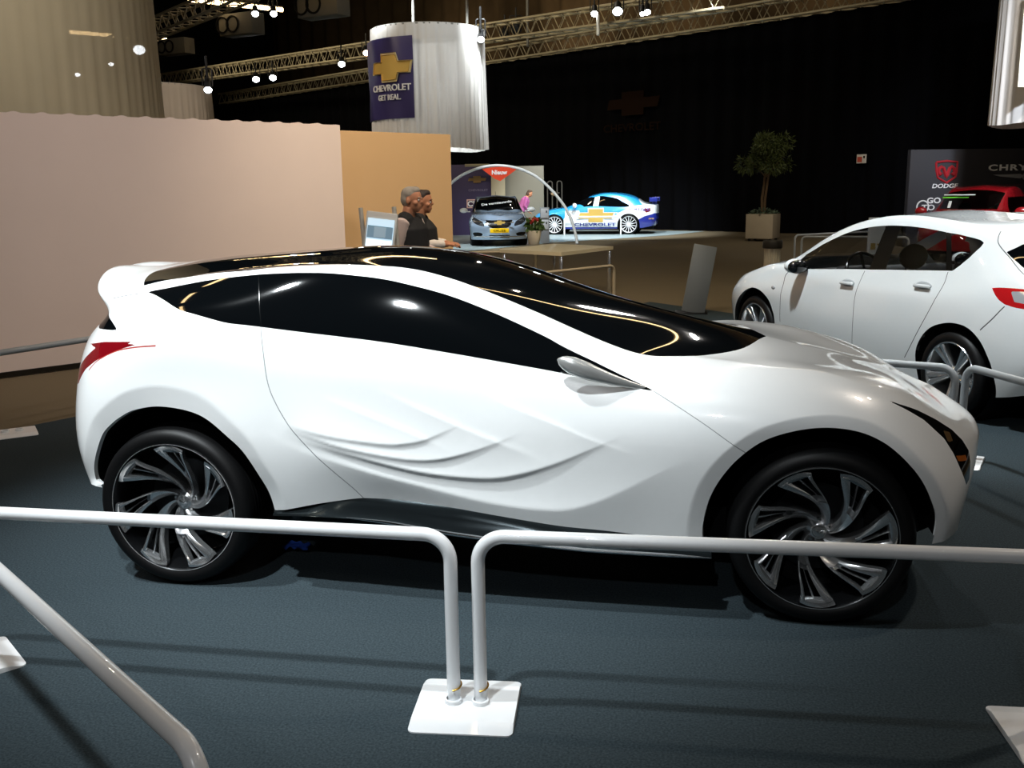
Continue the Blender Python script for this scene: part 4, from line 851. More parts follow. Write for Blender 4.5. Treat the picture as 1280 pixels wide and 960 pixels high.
CABLE = mat('steel_cable', '7d7b74', .5)
for (x0, y0, x1, y1, D, lb) in ((516, -6, 516.5, 33, 24.4, 'left suspension cable of the hanging drape cylinder'), (583.5, -6, 584, 37, 24.4, 'right suspension cable of the hanging drape cylinder'), (747.5, 19, 747.5, 44, 30, 'bright cable dropping from the stage lamp to the lowest truss'), (659, -5, 659.5, 58, 37, 'thin vertical cable crossing the brown drape right of the cylinder')):
    mb = MB(); mb.tube([at(x0, y0, D), at(x1, y1, D)], .035 if D < 25 else .05, 6); meta(mb.obj('hanging_cable', CABLE if D != 30 else HWHITE), lb, 'cable', 'hanging cables')

# ---------- sheer drapes ----------
def sheer_mat(name, col, a): return mat(name, col, .8, alpha=a, spec=.1, noise=.06, nscale=2.5)
def cylinder_drape(px, D, R, ztop, zbot, m, name, label, seed=0, pl=70, amp=.03, flare=.02, cat='curtain'):
    c = CAM+ray(px, 235)*D; c = np.array([c[0], c[1], 0]); r = np.random.default_rng(seed); N_ = 360; a = np.arange(N_)*2*PI/N_; w = np.zeros(N_)
    for f, k in ((pl, 1), (int(pl*.61), .6), (int(pl*1.7), .4)): w += k*np.sin(f*a+r.uniform(0, 6))
    t = thing(name, label, cat, (c[0], c[1], zbot)); mb = MB(); zs = np.linspace(0, 1, 7); V = []
    for z in zs:
        rr = R*(1+flare*(1-z))+amp*w*(1.0-.96*z); V += [(x, y, zbot*0+(ztop-zbot)*z+(.02*math.sin(5*b) if z == 0 else 0)) for x, y, b in zip(rr*np.cos(a), rr*np.sin(a), a)]
    mb.add(V, [(j*N_+i, j*N_+(i+1) % N_, (j+1)*N_+(i+1) % N_, (j+1)*N_+i) for j in range(6) for i in range(N_)]); mb.obj('sheer_cloth', m, t, 180)
    mb = MB(); b = np.linspace(0, 2*PI, 65); mb.tube(np.stack([(R-.03)*np.cos(b), (R-.03)*np.sin(b), np.full(65, ztop-zbot-.02)], 1), .035, 6, cap=False); mb.obj('top_ring', CABLE, t)
    return t, c
SH1 = sheer_mat('warm_sheer_cloth', 'c4bba4', .82); SH2 = sheer_mat('grey_sheer_cloth', 'b9ad9c', .85); SH3 = sheer_mat('white_sheer_cloth', 'd9d6d2', .93)
cylinder_drape(-30, 16., 2.98, 6.5, 2.30, SH1, 'hanging_drape', 'huge warm sheer drape cylinder hanging behind the pale wall at upper left', 1, 90, .008)
cylinder_drape(190, 24., 1.58, 4.08, 2.35, SH2, 'hanging_drape', 'smaller grey sheer drape just right of the huge left one, above the wall', 2, 60, .015)
tC, cC = cylinder_drape(540., 25., 1.425, 5.46, 2.55, SH3, 'hanging_drape', 'white pleated drape cylinder hanging in mid-hall with a blue banner on it', 3, 52, .03)
cylinder_drape(1333, 20., 1.52, 6.2, 2.72, SH3, 'hanging_drape', 'white pleated drape at the top right edge above the red car', 4, 40, .014)
# blue banner wrapped on the mid-hall cylinder
toC = math.atan2(CAM[1]-cC[1], CAM[0]-cC[0]); a0, a1 = toC-math.radians(99), toC-math.radians(13.5); Rb = 1.50; z0, z1 = 3.27, 5.15
BLUEB = mat('dark_blue_banner', '3b3568', .35, spec=.5)
bn = thing('banner', 'dark blue banner with gold emblem on the hanging white drape cylinder', 'banner', (cC[0], cC[1], z0)); N_ = 40; aa = np.linspace(a0, a1, N_); V = []
for r_ in (Rb, Rb-.012):
    for z in np.linspace(0, z1-z0, 12):
        for i, b in enumerate(aa): rr = r_+.012*math.sin(z*3.1+i*.5)+.05*(i/(N_-1))**6; V.append((rr*math.cos(b), rr*math.sin(b), z))
k = N_*12; mb = MB(); mb.add(V, [(o+j*N_+i, o+j*N_+i+1, o+(j+1)*N_+i+1, o+(j+1)*N_+i) for o in (0, k) for j in range(11) for i in range(N_-1)]); mb.obj('cloth', BLUEB, bn, 180)
def onto(ac, zc, rad):
    def f(V): b = ac+V[:, 0]/Rb; rr = rad-V[:, 1]; return np.stack([rr*np.cos(b), rr*np.sin(b), V[:, 2]+zc], 1)
    return f
ac = toC-math.radians(37)
def dense(poly, n=6): return [tuple(np.array(a)+(np.array(b)-a)*t/n) for a, b in zip(poly, poly[1:]+poly[:1]) for t in range(n)]
def strip_bow(w, rad, k, h):
    V, F_ = [], []
    xs = np.r_[np.linspace(-1, -.42, 7), np.linspace(-.4199, .42, 9), np.linspace(.4201, 1.02, 7)]*k
    for x in xs:
        u = x/k; hh = (.40 if abs(u) < .42 else .17); lo, hi = -hh, hh
        if u < -.9: hi = .17-(-.9-u)/.1*.34
        if u > .92: lo = -.17+(u-.92)/.1*.34
        V += [(x*w/2, 0, lo*w/2*h), (x*w/2, 0, hi*w/2*h), (x*w/2, .03, lo*w/2*h), (x*w/2, .03, hi*w/2*h)]
    n = len(xs)
    for i in range(n-1): a, b = 4*i, 4*i+4; F_ += [(a, b, b+1, a+1), (a+1, b+1, b+3, a+3), (a, a+2, b+2, b)]
    F_ += [(0, 1, 3, 2), (4*n-4, 4*n-2, 4*n-1, 4*n-3)]
    return onto(ac, (z1-z0)*.63, rad)(np.array(V)*[1, -1, 1]), F_
PALEG = mat('pale_gold_outline', 'e9dcae', .4)
mb = MB(); mb.add(*strip_bow(1.12, Rb+.04, 1.07, 1.5)); em = mb.obj('emblem', PALEG, bn)
mb = MB(); mb.add(*strip_bow(1.12, Rb+.055, .98, 1.3)); mb.obj('emblem_face', GOLD, em)
LET = mat('white_lettering', 'f2f2f2', .5)
mb = MB(); text(mb, 'CHEVROLET', .145, np.eye(3), (0, 0, 0), 1.0, 0, .016, .02, warp=onto(ac-.02, .72, Rb+.06)); text(mb, 'GET REAL.', .125, np.eye(3), (0, 0, 0), .85, 0, .016, .02, warp=onto(ac-.04, .50, Rb+.05)); mb.obj('lettering', LET, bn)
# pale placard on the right drape
p = at(1281, 40, 18.3); mb = MB(); mb.box(tuple(p+_r*.35+_u*0), (.8, .03, 2.0), np.stack([_r, _fw*[1, 1, 0], [0, 0, 1]], 1), .005); meta(mb.obj('placard', mat('cream_placard', 'e8e2cf', .5)), 'cream placard edge hanging in front of the right white drape', 'sign')
# =====================  furniture, barriers, signs  =====================
TUBEW = mat('white_enamel_tube', 'eef0f2', .28, coat=.5)
TUBEG = mat('grey_enamel_tube', 'aab0b4', .35, coat=.3)
BRASS = mat('brass_clip', 'a8823a', .35, metal=.9)
def barrier(A, B, label, z=.56, r=.0215, R=.085, m=TUBEW, k=1., clips=True, grp='white tube barriers round the stand', cat='barrier'):
    A, B = np.array([*A, 0.]), np.array([*B, 0.]); O = (A+B)/2; t = thing('crowd_barrier', label, cat, O, 0, grp)
    P = bend([A-O+[0, 0, .006], A-O+[0, 0, z], B-O+[0, 0, z], B-O+[0, 0, .006]], R, 10); mb = MB(); mb.tube(P, r, 18); mb.obj('rail', m, t, 60)
    if clips:
        for E in (A, B):
            mb = MB(); c = E-O+[0, 0, .055]; a = np.linspace(-.3, PI*1.2, 16); mb.tube(np.stack([c[0]+(r+.003)*np.cos(a-1.2), c[1]+(r+.003)*np.sin(a-1.2), c[2]+.006*a], 1), .0028, 6); mb.obj('pin_clip', BRASS, t)
    return t
def plate(c, rz, label, s=(.32, .325), m=TUBEW):
    t = thing('barrier_base', label, 'base plate', (c[0], c[1], 0), rz, 'steel base plates of the barriers'); x, y = s[0]/2, s[1]/2; b = .055; h = .016
    prof = [(-y, 0), (-y, .004), (-y+b, h), (y-b, h), (y, .004), (y, 0)]
    def rr(X, Y, q): return [(sx*(X-q)+q*math.cos(a0+k*PI/8), sy*(Y-q)+q*math.sin(a0+k*PI/8)) for sx, sy, a0 in ((1, 1, 0), (-1, 1, PI/2), (-1, -1, PI), (1, -1, 1.5*PI)) for k in range(5)]
    R0, R2_ = rr(x, y, .022), rr(x-.002, y-b, .006); V = [(p[0], p[1], 0) for p in R0]+[(p[0], p[1], .004) for p in R0]+[(p[0], p[1], h) for p in R2_]
    mb = MB(); mb.add(V, [(r*20+i, r*20+(i+1) % 20, (r+1)*20+(i+1) % 20, (r+1)*20+i) for r in range(2) for i in range(20)]+[tuple(range(40, 60)), tuple(range(20))[::-1]]); mb.obj('plate', m, t, 12)
    for k in (-1, 1): mb = MB(); mb.lathe([(.027, 0), (.027, h+.012), (.0215, h+.014)], 20, None, (k*.043, 0, 0)); mb.obj('socket', m, t)
barrier((-.37, -.742), (1.350, -.736), 'long white tube barrier in front of the rear wheel, left of the base plate')
barrier((1.435, -.728), (3.085, -.672), 'long white tube barrier in front of the front wheel, right of the base plate')
barrier((-.43, -.76), (1.165, -1.955), 'white tube barrier slanting toward the viewer in the lower left corner')
plate((1.396, -.756), .08, 'white steel base plate holding two barrier posts, front centre')
plate((-.385, -.745), -.68, 'white steel base plate cut by the left edge of the view', (.30, .30))
plate((3.155, -.66), .06, 'white steel base plate cut by the right edge of the view')
barrier((1.93, 2.93), (3.565, 2.30), 'grey-white barrier behind the nose, ending left of the hatchback rear wheel', m=TUBEG)
barrier((3.635, 2.36), (4.25, .80), 'grey-white barrier beside the hatchback rear wheel, running toward the viewer', m=TUBEG)
plate((3.60, 2.36), -.36, 'white base plate on the carpet just beyond the nose of the concept car')
barrier((-2.62, 1.90), (-1.98, 3.52), 'white barrier along the pale wall behind the tail of the concept car', m=TUBEG)
plate((-2.47, 2.24), .72, 'white base plate on the carpet edge at far left behind the barrier', (.30, .30))
GT = mat('champagne_tube', 'b3a58c', .4)
barrier((.02, 8.0), (1.08, 9.55), 'beige tube barrier below the white table top, right end visible', m=GT, clips=False)
barrier((-1.6, 12.2), (-.45, 12.55), 'beige tube barrier end under the table, left of the table leg', m=GT, clips=False)
barrier((4.20, 17.3), (5.9, 18.7), 'thin pale barrier behind the hatchback bonnet, farther of two', m=TUBEG, clips=False)
barrier((4.27, 16.7), (6.2, 16.3), 'thin pale barrier behind the hatchback bonnet, nearer of two', m=TUBEG, clips=False)
P1_, P2_ = ground(705.5, 293.6), ground(776, 293.6); barrier(P1_[:2], P2_[:2], 'white barrier standing in front of the race car doors', z=.60, r=.025, R=.12, clips=False)
# ---- table with the pot ----
zt = .70; Nn, Rr, Bk, Ll = (hit(*p, 2, zt) for p in ((701.6, 315.5), (766.6, 307.8), (692, 304.6), (610, 311.5)))
Ll = Nn+(Bk-Rr)
TOP = mat('cream_laminate', 'd8cfb2', .35, coat=.2)
tc_ = (Nn+Rr+Bk+Ll)/4; tb = thing('table', 'cream rectangular table behind the concept car roof with a flower pot on it', 'table', (tc_[0], tc_[1], 0))
mb = MB(); c4 = [p-tc_*[1, 1, 0] for p in (Nn, Rr, Bk, Ll)]; mb.add([(*p[:2], zt) for p in c4]+[(*p[:2], zt-.05) for p in c4], [(0, 1, 2, 3), (7, 6, 5, 4)]+[(i, i+4, (i+1) % 4+4, (i+1) % 4) for i in range(4)]); mb.obj('tabletop', TOP, tb)
for p in c4:
    mb = MB(); q_ = p[:2]*.93; mb.box((q_[0], q_[1], (zt-.05)/2-.006), (.05, .05, zt-.05+.012), None, .005); mb.obj('leg', ALLOY, tb)
pp = hit(667.5, 305.8, 2, zt); pot = thing('flower_pot', 'white pot of red and white flowers on the cream table', 'potted plant', pp)
mb = MB(); mb.lathe([(0, 0), (.075, 0), (.085, .01), (.12, .20), (.125, .225), (.11, .225), (.105, .20), (0, .19)], 32); mb.obj('pot', mat('white_ceramic', 'd9d3c6', .35), pot)
def leaves(mb, c, rad, n, size, seed, droop=.3, aspect=.35):
    r = np.random.default_rng(seed)
    for _ in range(n):
        d = r.normal(size=3); d /= np.linalg.norm(d); p = np.array(c)+d*np.array(rad)*r.uniform(.35, 1)**.6; ax = d+r.normal(size=3)*.7-[0, 0, droop]; M = frame(ax, r.normal(size=3)); s = size*r.uniform(.6, 1.3)
        mb.add([(0, 0, 0), (s*.5, s*aspect, .06*s), (s, 0, -.05*s), (s*.5, -s*aspect, .06*s)], [(0, 1, 2), (0, 2, 3)], M, p)
LEAF = mat('green_leaf', '3c5a24', .6); LEAF2 = mat('dark_olive_leaf', '3f4a1c', .6)
mb = MB(); leaves(mb, (0, 0, .30), (.12, .12, .10), 230, .075, 3); mb.obj('foliage', LEAF, pot)
r_ = np.random.default_rng(4)
mb = MB(); mb2 = MB()
for i in range(16):
    a = r_.uniform(0, 2*PI); q = (.11*math.cos(a)*r_.uniform(.3, 1), .11*math.sin(a)*r_.uniform(.3, 1), r_.uniform(.34, .41)); (mb if i % 3 else mb2).ball(q, r_.uniform(.02, .035), 8, 6)
mb.obj('red_flowers', mat('red_petal', 'a02a24', .6), pot); mb2.obj('white_flowers', mat('white_petal', 'e8e0d8', .6), pot)
# ---- slanted grey panel stand ----
pb = ground(864, 391); pn = thing('information_panel', 'tilted grey metal information panel standing on the hall floor behind the bonnet', 'sign', (pb[0], pb[1], -.012), math.atan2(_r[1], _r[0])-.15)
mb = MB(); mb.box((.09, 0, .44), (.29, .03, .86), rotm(-.12, .17, 0), .006); mb.obj('panel', mat('brushed_grey_panel', '82888c', .45, metal=.15), pn)
mb = MB(); mb.box((0, .02, .012), (.40, .34, .024), None, .006); mb.obj('foot', DARKMET, pn)
# ---- bin ----
bp_ = CAM+ray(966, 300)*14.; bi = thing('litter_bin', 'slim pale ribbed litter bin with a dark top behind the hatchback bonnet', 'bin', (bp_[0], bp_[1], -.012))
mb = MB(); R_ = .105; n = 72
mb.lathe([(R_, 0), (R_, .70)], 36, cap=True); mb.obj('body', mat('ribbed_steel', 'd8d0bc', .5), bi)
mb = MB()
for k in range(18): a = 2*PI*k/18; mb.tube([(R_*math.cos(a), R_*math.sin(a), .01), (R_*math.cos(a), R_*math.sin(a), .70)], .012, 6)
mb.obj('ribs', mat('ribbed_steel', 'b3aa92'), bi)
mb = MB(); mb.lathe([(0, .70), (R_+.03, .70), (R_+.035, .71), (R_+.035, .80), (R_+.025, .815), (R_-.02, .815), (R_-.03, .79), (0, .78)], 36); mb.obj('lid', mat('dark_bin_lid', '2b2824', .6), bi)
# ---- planter tree ----
tp = ground(953, 300.5); tr = thing('planter_tree', 'small bushy tree in a square pale planter on castors before the black curtain', 'potted tree', (tp[0], tp[1], -.012), -.35)
PLW = mat('pale_planter', 'a99c86', .7, noise=.06, nscale=5)
mb = MB(); s_ = .78; mb.box((0, 0, .08+.345), (s_, s_, .69), None, .01); mb.obj('planter', PLW, tr)
for sx in (-1, 1):
    for sy in (-1, 1): mb = MB(); mb.lathe([(0, -.02), (.04, -.02), (.04, .02), (0, .02)], 14, np.array([[1, 0, 0], [0, 0, -1], [0, 1, 0]]), (sx*.3, sy*.3, .04)); mb.box((sx*.3, sy*.3, .075), (.06, .06, .02)); mb.obj('castor', DARKMET, tr)
mb = MB(); leaves(mb, (0, 0, .80), (.38, .38, .09), 200, .10, 8); mb.obj('underplanting', mat('grey_green_leaf', '4a5a48', .7), tr)
BARK = mat('brown_bark', '5e4a32', .9, noise=.3)
mb = MB(); mb.tube([(-.03, 0, .75), (-.06, .02, 1.2), (-.01, 0, 1.6), (.02, .02, 2.1), (.03, 0, 2.6)], [.045, .04, .036, .03, .02], 8); mb.tube([(.02, .01, .75), (.04, -.02, 1.2), (.09, .0, 1.7), (.16, -.02, 2.2)], [.04, .036, .03, .018], 8)
for a, l, z in ((.4, .5, 2.0), (2.0, .55, 2.1), (3.6, .5, 2.0), (5.1, .5, 2.15)): mb.tube([(.03, 0, z-.2), (l*math.cos(a)*.6, l*math.sin(a)*.6, z+.15), (l*math.cos(a), l*math.sin(a), z+.35)], [.022, .014, .006], 6)
mb.obj('trunk', BARK, tr)
mb = MB(); r9 = np.random.default_rng(9)
for k in range(15):
    a = r9.uniform(0, 2*PI); rr = r9.uniform(.1, .56); leaves(mb, (rr*math.cos(a), rr*math.sin(a), 2.58+r9.uniform(-.30, .35)-rr*.35), (.28, .28, .24), 210, .13, 20+k, .5, .16)
mb.obj('foliage', LEAF2, tr)
# ---- small sign on the curtain ----
sp = plane_hit(1077, 198.5, cp0, cn); sg = thing('wall_sign', 'tiny white fire-point sign with a red square on the black curtain', 'sign', sp); w_ = np.linalg.norm(plane_hit(1083, 198.5, cp0, cn)-plane_hit(1071, 198.5, cp0, cn))
mb = MB(); mb.box((0, 0, 0), (w_, .03, w_*.85), CM, .004); mb.obj('board', mat('white_board', 'c9bfb0', .6), sg)
mb = MB(); mb.box(tuple(CM@np.array([-w_*.17, -.02, -.02])), (w_*.48, .02, w_*.5), CM); mb.obj('red_square', mat('red_square', 'b4442c', .6), sg)
mb = MB(); mb.box(tuple(CM@np.array([w_*.28, -.02, .05])), (w_*.14, .02, w_*.22), CM); mb.obj('mark', TRIM, sg)
# ---- dark exhibitor wall with emblems ----
dD = 24.; dp = at(1200, 210, dD); dn = -_fw*[1, 1, 0]; dn = dn/np.linalg.norm(dn); dn = rotm(0, 0, .10)@dn; DM = np.stack([np.cross(dn, [0, 0, 1.])*-1, -dn, [0, 0, 1.]], 1)
def dh(x, y): return plane_hit(x, y, dp, dn)
zl = dh(1139, 187); c0 = dh(1138, 230)
ww = 7.5; dw = thing('exhibitor_wall', 'dark grey exhibitor wall with red and white emblems behind the red car', 'display wall', (zl[0], zl[1], 0), math.atan2(DM[1, 0], DM[0, 0])); H_ = zl[2]
Mi = np.linalg.inv(DM)
def dl_(x, y, d=0.): v = Mi@(dh(x, y)-np.array([zl[0], zl[1], 0])); return (v[0], v[1]-d, v[2])
mb = MB(); mb.box((ww/2, .08, H_/2), (ww, .16, H_), None, .01); mb.obj('panel', mat('charcoal_panel', '2d2c32', .6), dw)
REDM = mat('red_print', 'b02630', .5); WHM = mat('white_lettering', 'f2f2f2', .5); SILM = mat('silver_print', '9a9a9c', .4)
def line_on(mb, pts, w, closed=False):
    P = [np.array(dl_(*p, .012)) for p in pts]
    if closed: P.append(P[0])
    mb.tube(np.array(P), w, 6)
mb = MB(); line_on(mb, [(1170, 203), (1183, 201.3), (1196.5, 202.5), (1195.5, 214), (1194, 221), (1183, 228.5), (1172, 222), (1170.3, 214)], .028, True); sh = mb.obj('shield_emblem', REDM, dw)
mb = MB()
for s in (-1, 1): line_on(mb, [(1183+s*.5, 220), (1183+s*4, 210), (1183+s*6.5, 208.5), (1183+s*9.5, 211), (1183+s*10, 215), (1183+s*8, 218), (1183+s*6.5, 216)], .045)
line_on(mb, [(1180, 211), (1183, 222), (1186, 211)], .03); mb.obj('horned_head', REDM, sh)
E3 = np.eye(3)
mb = MB(); text(mb, 'DODGE', .10, E3, dl_(1180.5, 232.3, .012), 1.3, .2, .02); mb.obj('lettering', WHM, dw)
mb = MB(); text(mb, 'CHRYSLER', .14, E3, dl_(1235, 209.6, .012), 1.75, 0, .03, align='LEFT', gap=1.15); mb.obj('lettering', WHM, dw)
wg = [dl_(1241, 218.5), dl_(1275, 217.3), dl_(1279, 220), dl_(1275, 223), dl_(1252, 221)]; mb = MB(); mb.prism([(p[0], p[2]) for p in wg], -.02); a_ = dl_(1282, 220.5); mb.lathe([(.09, 0), (.09, .02), (.06, .02), (.06, 0)], 20, np.array([[1, 0, 0], [0, 0, -1], [0, 1, 0]]), (a_[0], 0, a_[2])); mb.prism([(2*a_[0]-p[0], p[2]) for p in wg][::-1], -.02); mb.obj('wing_emblem', SILM, dw)
mb = MB(); text(mb, 'ENGINEERED BEAUTIFULLY', .035, E3, dl_(1234, 231.3, .012), 1.5, 0, 0, align='LEFT'); mb.obj('strapline', mat('dim_red_print', '6d3038', .6), dw)
mb = MB(); a_ = dl_(1153, 258.5); mb.lathe([(.165, 0), (.165, .02), (.135, .02), (.135, 0)], 28, np.array([[1, 0, 0], [0, 0, -1], [0, 1, 0]]), (a_[0], 0, a_[2])); text(mb, 'GO', .13, E3, dl_(1167, 250.5, .012), 1.25, 0, .03); text(mb, 'TO', .13, E3, dl_(1160, 259.3, .012), 1.3, 0, .02); mb.obj('round_emblem', WHM, dw)
# ---- white totem behind the hatchback ----
tt_ = CAM+ray(1095, 300)*10.6; to = thing('totem', 'white information totem seen over the roof and through the door glass of the hatchback', 'sign', (tt_[0], tt_[1], -.012), math.atan2(_r[1], _r[0]))
zt_ = at(1094, 271.5, 10.6)[2]; mb = MB(); mb.box((.0, 0, zt_/2+.006), (.175, .05, zt_+.01), None, .006); mb.obj('board', HWHITE, to); mb = MB(); mb.box((-.04, -.03, zt_-.30), (.05, .012, .07)); mb.box((.03, -.03, zt_-.28), (.05, .012, .02)); mb.obj('print', mat('ochre_print', 'b59a4a', .5), to); mb = MB(); mb.box((0, 0, .012), (.35, .3, .024), None, .005); mb.obj('foot', DARKMET, to)
# ---- panels behind the silver sedan ----
D_ = 31.; R2 = np.array([_r[0], _r[1], 0]); R2 /= np.linalg.norm(R2); F2 = np.array([-R2[1], R2[0], 0]); rzc = math.atan2(R2[1], R2[0])
def panel(name, x0, x1, ytop, D, m, label, d=.15):
    a, b = at(x0, ytop, D), at(x1, ytop, D); H = (a[2]+b[2])/2; c = (a+b)/2; w = abs((b-a)@R2); t = thing(name, label, 'display wall', (c[0], c[1], -.011), rzc); mb = MB(); mb.box((0, 0, H/2), (w, d, H), None, .01); mb.obj('panel', m, t); return t, w, H
pu, w_, H_ = panel('display_wall', 548, 613.5, 205.5, 33.2, mat('purple_panel', '3a3058', .6), 'dark purple display wall behind the silver sedan')
mb = MB(); bowtie(mb, .62, np.eye(3), (.42, -.10, H_-.50), .01, 1, .9); mb.obj('emblem', mat('dull_gold', '8a6a35', .5), pu)
mb = MB(); text(mb, 'CHEVROLET', .07, np.eye(3), (.45, -.10, H_-.86), 1.2); mb.obj('lettering', mat('dim_lettering', '8a84a0', .5), pu)
ce = MB(); cx = (590-580.75)/1210*33.2; ce.box((cx+.28, -.10, 1.08), (.98, .03, .30), None, .012); cb = ce.obj('sign_frame', mat('pink_white_sign', 'd8b0a8', .5), pu); ce = MB(); ce.box((cx+.28, -.118, 1.08), (.90, .01, .22), None, .008); ce.obj('sign_face', mat('dark_purple_sign', '3a2444', .5), cb); ce = MB(); text(ce, 'CE', .17, np.eye(3), (cx-.02, -.128, 1.08), 1.1, 0, .03); ce.obj('lettering', mat('white_lettering', 'f2f2f2', .5), cb)
gp, w_, H_ = panel('display_wall', 613.5, 631, 207, 32.8, mat('pale_khaki_panel', '9a8f74', .6), 'narrow khaki panel between the purple wall and the wide grey one')
gp, w_, H_ = panel('display_wall', 631, 679.5, 207, 33.1, mat('grey_khaki_panel', '6d685a', .6), 'wide grey panel behind the woman in pink')
bm_, w_, H_ = panel('display_beam', 581, 612, 204.5, 32.7, mat('pale_khaki_panel', '9a8f74'), 'thin pale header board on top of the purple wall', .1)
for o in bm_.children: o.data.transform(Matrix.Translation((0, 0, H_*.0)))
for o in list(bm_.children):
    me = o.data
    for v in me.vertices:
        if v.co.z < H_*.5: v.co.z = H_-.09
bm_.location.z = -.011
# ---- white hoop with the red sign ----
hp = ground(721.5, 304.5); hD = depth_of(hp)
hpts = [(524, 304), (530, 285), (540, 262), (552, 243), (563, 230), (575, 220.5), (590, 213), (605, 208.6), (622, 207), (640, 208.8), (655, 213), (672, 222), (688, 236), (700, 250), (707, 260), (713, 272), (717.5, 285), (720, 295), (721.5, 304.5)]
ho = thing('arch', 'thin white hoop arching over the silver sedan with a red sign', 'arch', (hp[0], hp[1], 0)); P = smooth_line([at(x, y, hD)-np.array([hp[0], hp[1], 0]) for x, y in hpts], 5); P[:, 2] = np.maximum(P[:, 2], .0)
mb = MB(); mb.tube(P, .042, 10); mb.obj('hoop', HWHITE, ho)
c = at(624, 210, hD-.1); so = thing('sign', 'orange-red pointed sign reading Nieuw hanging from the white hoop', 'sign', c, rzc); sc = hD/1210
mb = MB(); mb.prism([((x-624)*sc, -(y-210)*sc) for x, y in ((602.5, 211), (612, 209.2), (624, 208.6), (636, 209.4), (645.5, 212), (634, 220), (625, 226), (618, 223))][::-1], .03); mb.obj('board', mat('orange_red_sign', 'e0401c', .5), so)
mb = MB(); text(mb, 'Nieuw', 5.2*sc, np.eye(3), (0, -.01, -5.2*sc), .95, 0, .03); mb.obj('lettering', LET, so)
# ---- card stand by the race car ----
ip = ground(681, 304); ic = thing('card_stand', 'slim grey stand with two white cards between sedan and race car', 'sign', (ip[0], ip[1], 0), rzc); k = depth_of(ip)/1210
mb = MB(); mb.box((0, 0, 22*k), (11.5*k, .06, 44*k), None, .01); mb.obj('post', mat('grey_stand', '8c9094', .5), ic)
for z in (37, 23): mb = MB(); mb.box((0, -.045, z*k), (9.5*k, .02, 11.5*k), None, .004); cd_ = mb.obj('card', mat('white_card', 'c8ccd2', .5), ic); mb = MB(); mb.box((2.2*k, -.058, (z+2)*k), (1.4*k, .01, 2.5*k)); mb.obj('print', DARKMET, cd_)
# ---- dark frame with an orange cone behind the race car bonnet ----
fp = CAM+ray(693, 262)*36.5; df = thing('display_frame', 'dark metal frame with a lamp beyond the race car bonnet', 'stand', (fp[0], fp[1], -.011), rzc); k = 33.5/1210
for x in (-6, 7): mb = MB(); mb.tube(bend([(x*k-.09, 0, 0), (x*k-.09, 0, 62*k+.1), (x*k+.09, 0, 62*k+.1), (x*k+.09, 0, 0)], .08, 4), .025, 6); mb.obj('upright', mat('dull_steel', '5a5650', .5, metal=.4), df)
mb = MB(); mb.tube([(-6*k, 0, 50*k), (7*k, 0, 50*k)], .02, 6); mb.obj('crossbar', mat('dull_steel', '5a5650'), df)
mb = MB(); mb.lathe([(0, 44*k), (.07, 44*k), (.10, 40*k), (.03, 38*k)], 14, None, (-1*k, 0, 8*k)); mb.obj('lamp_shade', mat('warm_shade', 'd8b088', .5), df)
# ---- touch-screen kiosk ----
kD = 8.0; kp = CAM+ray(472, 300)*kD; zk = at(468, 258, kD)[2]; ki = thing('kiosk', 'silver framed screen kiosk standing left of the two men', 'screen stand', (kp[0], kp[1], -.012), rzc-.12); k = kD/1210
tilt = -.32
for x, h in ((-22, zk), (21, zk+.005)):
    mb = MB(); mb.tube([(x*k+.10, .0, 0), (x*k+.10, 0, .02), (x*k-.02, .12, h)], .019, 14); mb.obj('post', mat('silver_post', 'c8c2b4', .35, metal=.15), ki)
mb = MB(); mb.box((.10, .02, .012), (.50, .36, .024), None, .006); mb.obj('foot', DARKMET, ki)
Mk = rotm(-.14, .12, 0)
mb = MB(); mb.box((.005, .065, zk-.235), (.265, .03, .40), Mk, .008); sf = mb.obj('screen_frame', mat('silver_frame', 'd2d0c8', .4), ki)
SCR = mat('lit_screen', 'c6dbe6', .3, emit='bcd8ea', es=.85); SCD = mat('lit_screen_grey', '7f9aac', .3, emit='7fa0b6', es=.35); SCW = mat('lit_screen_white', 'eef4f6', .3, emit='e8f2f6', es=1.0)
o = np.array([.005, .045, zk-.245])
def on_screen(name, x, z, w, h, m, d=.0, par=None): mb = MB(); mb.box(tuple(o+Mk@np.array([x, -.004-d, z])), (w, .006, h), Mk); return mb.obj(name, m, par)
s1 = on_screen('screen', 0, -.01, .225, .33, SCR, 0, ki)
on_screen('screen_picture', 0, .045, .215, .10, SCD, .004, s1); on_screen('screen_photo', .0, .045, .10, .085, mat('screen_photo', '9db4c2', .3, emit='9db4c2', es=.4), .007, s1); on_screen('screen_text_area', 0, -.085, .215, .13, SCW, .004, s1)
for i in range(5): on_screen('screen_mark', -.07+.035*i, -.045, .006, .006, mat('screen_ink', '6a7a86', .4), .007, s1)
on_screen('screen_mark', .03, -.075, .075, .014, mat('screen_ink', '6a7a86'), .007, s1)
# blue scrap under the car
bs = ground(372, 690); mb = MB(); r5 = np.random.default_rng(5); gx = np.linspace(-.06, .06, 7); V = [(x, y*.6, .02+.022*r5.random()) for x in gx for y in gx]; mb.add(V, [(i*7+j, i*7+j+1, i*7+j+8, i*7+j+7) for i in range(6) for j in range(6)]); bo = mb.obj('plastic_scrap', mat('blue_plastic', '2c4fae', .4), None, 180); bo.location = (bs[0], bs[1], 0); meta(bo, 'crumpled blue plastic scrap lying on the carpet under the concept car', 'litter')
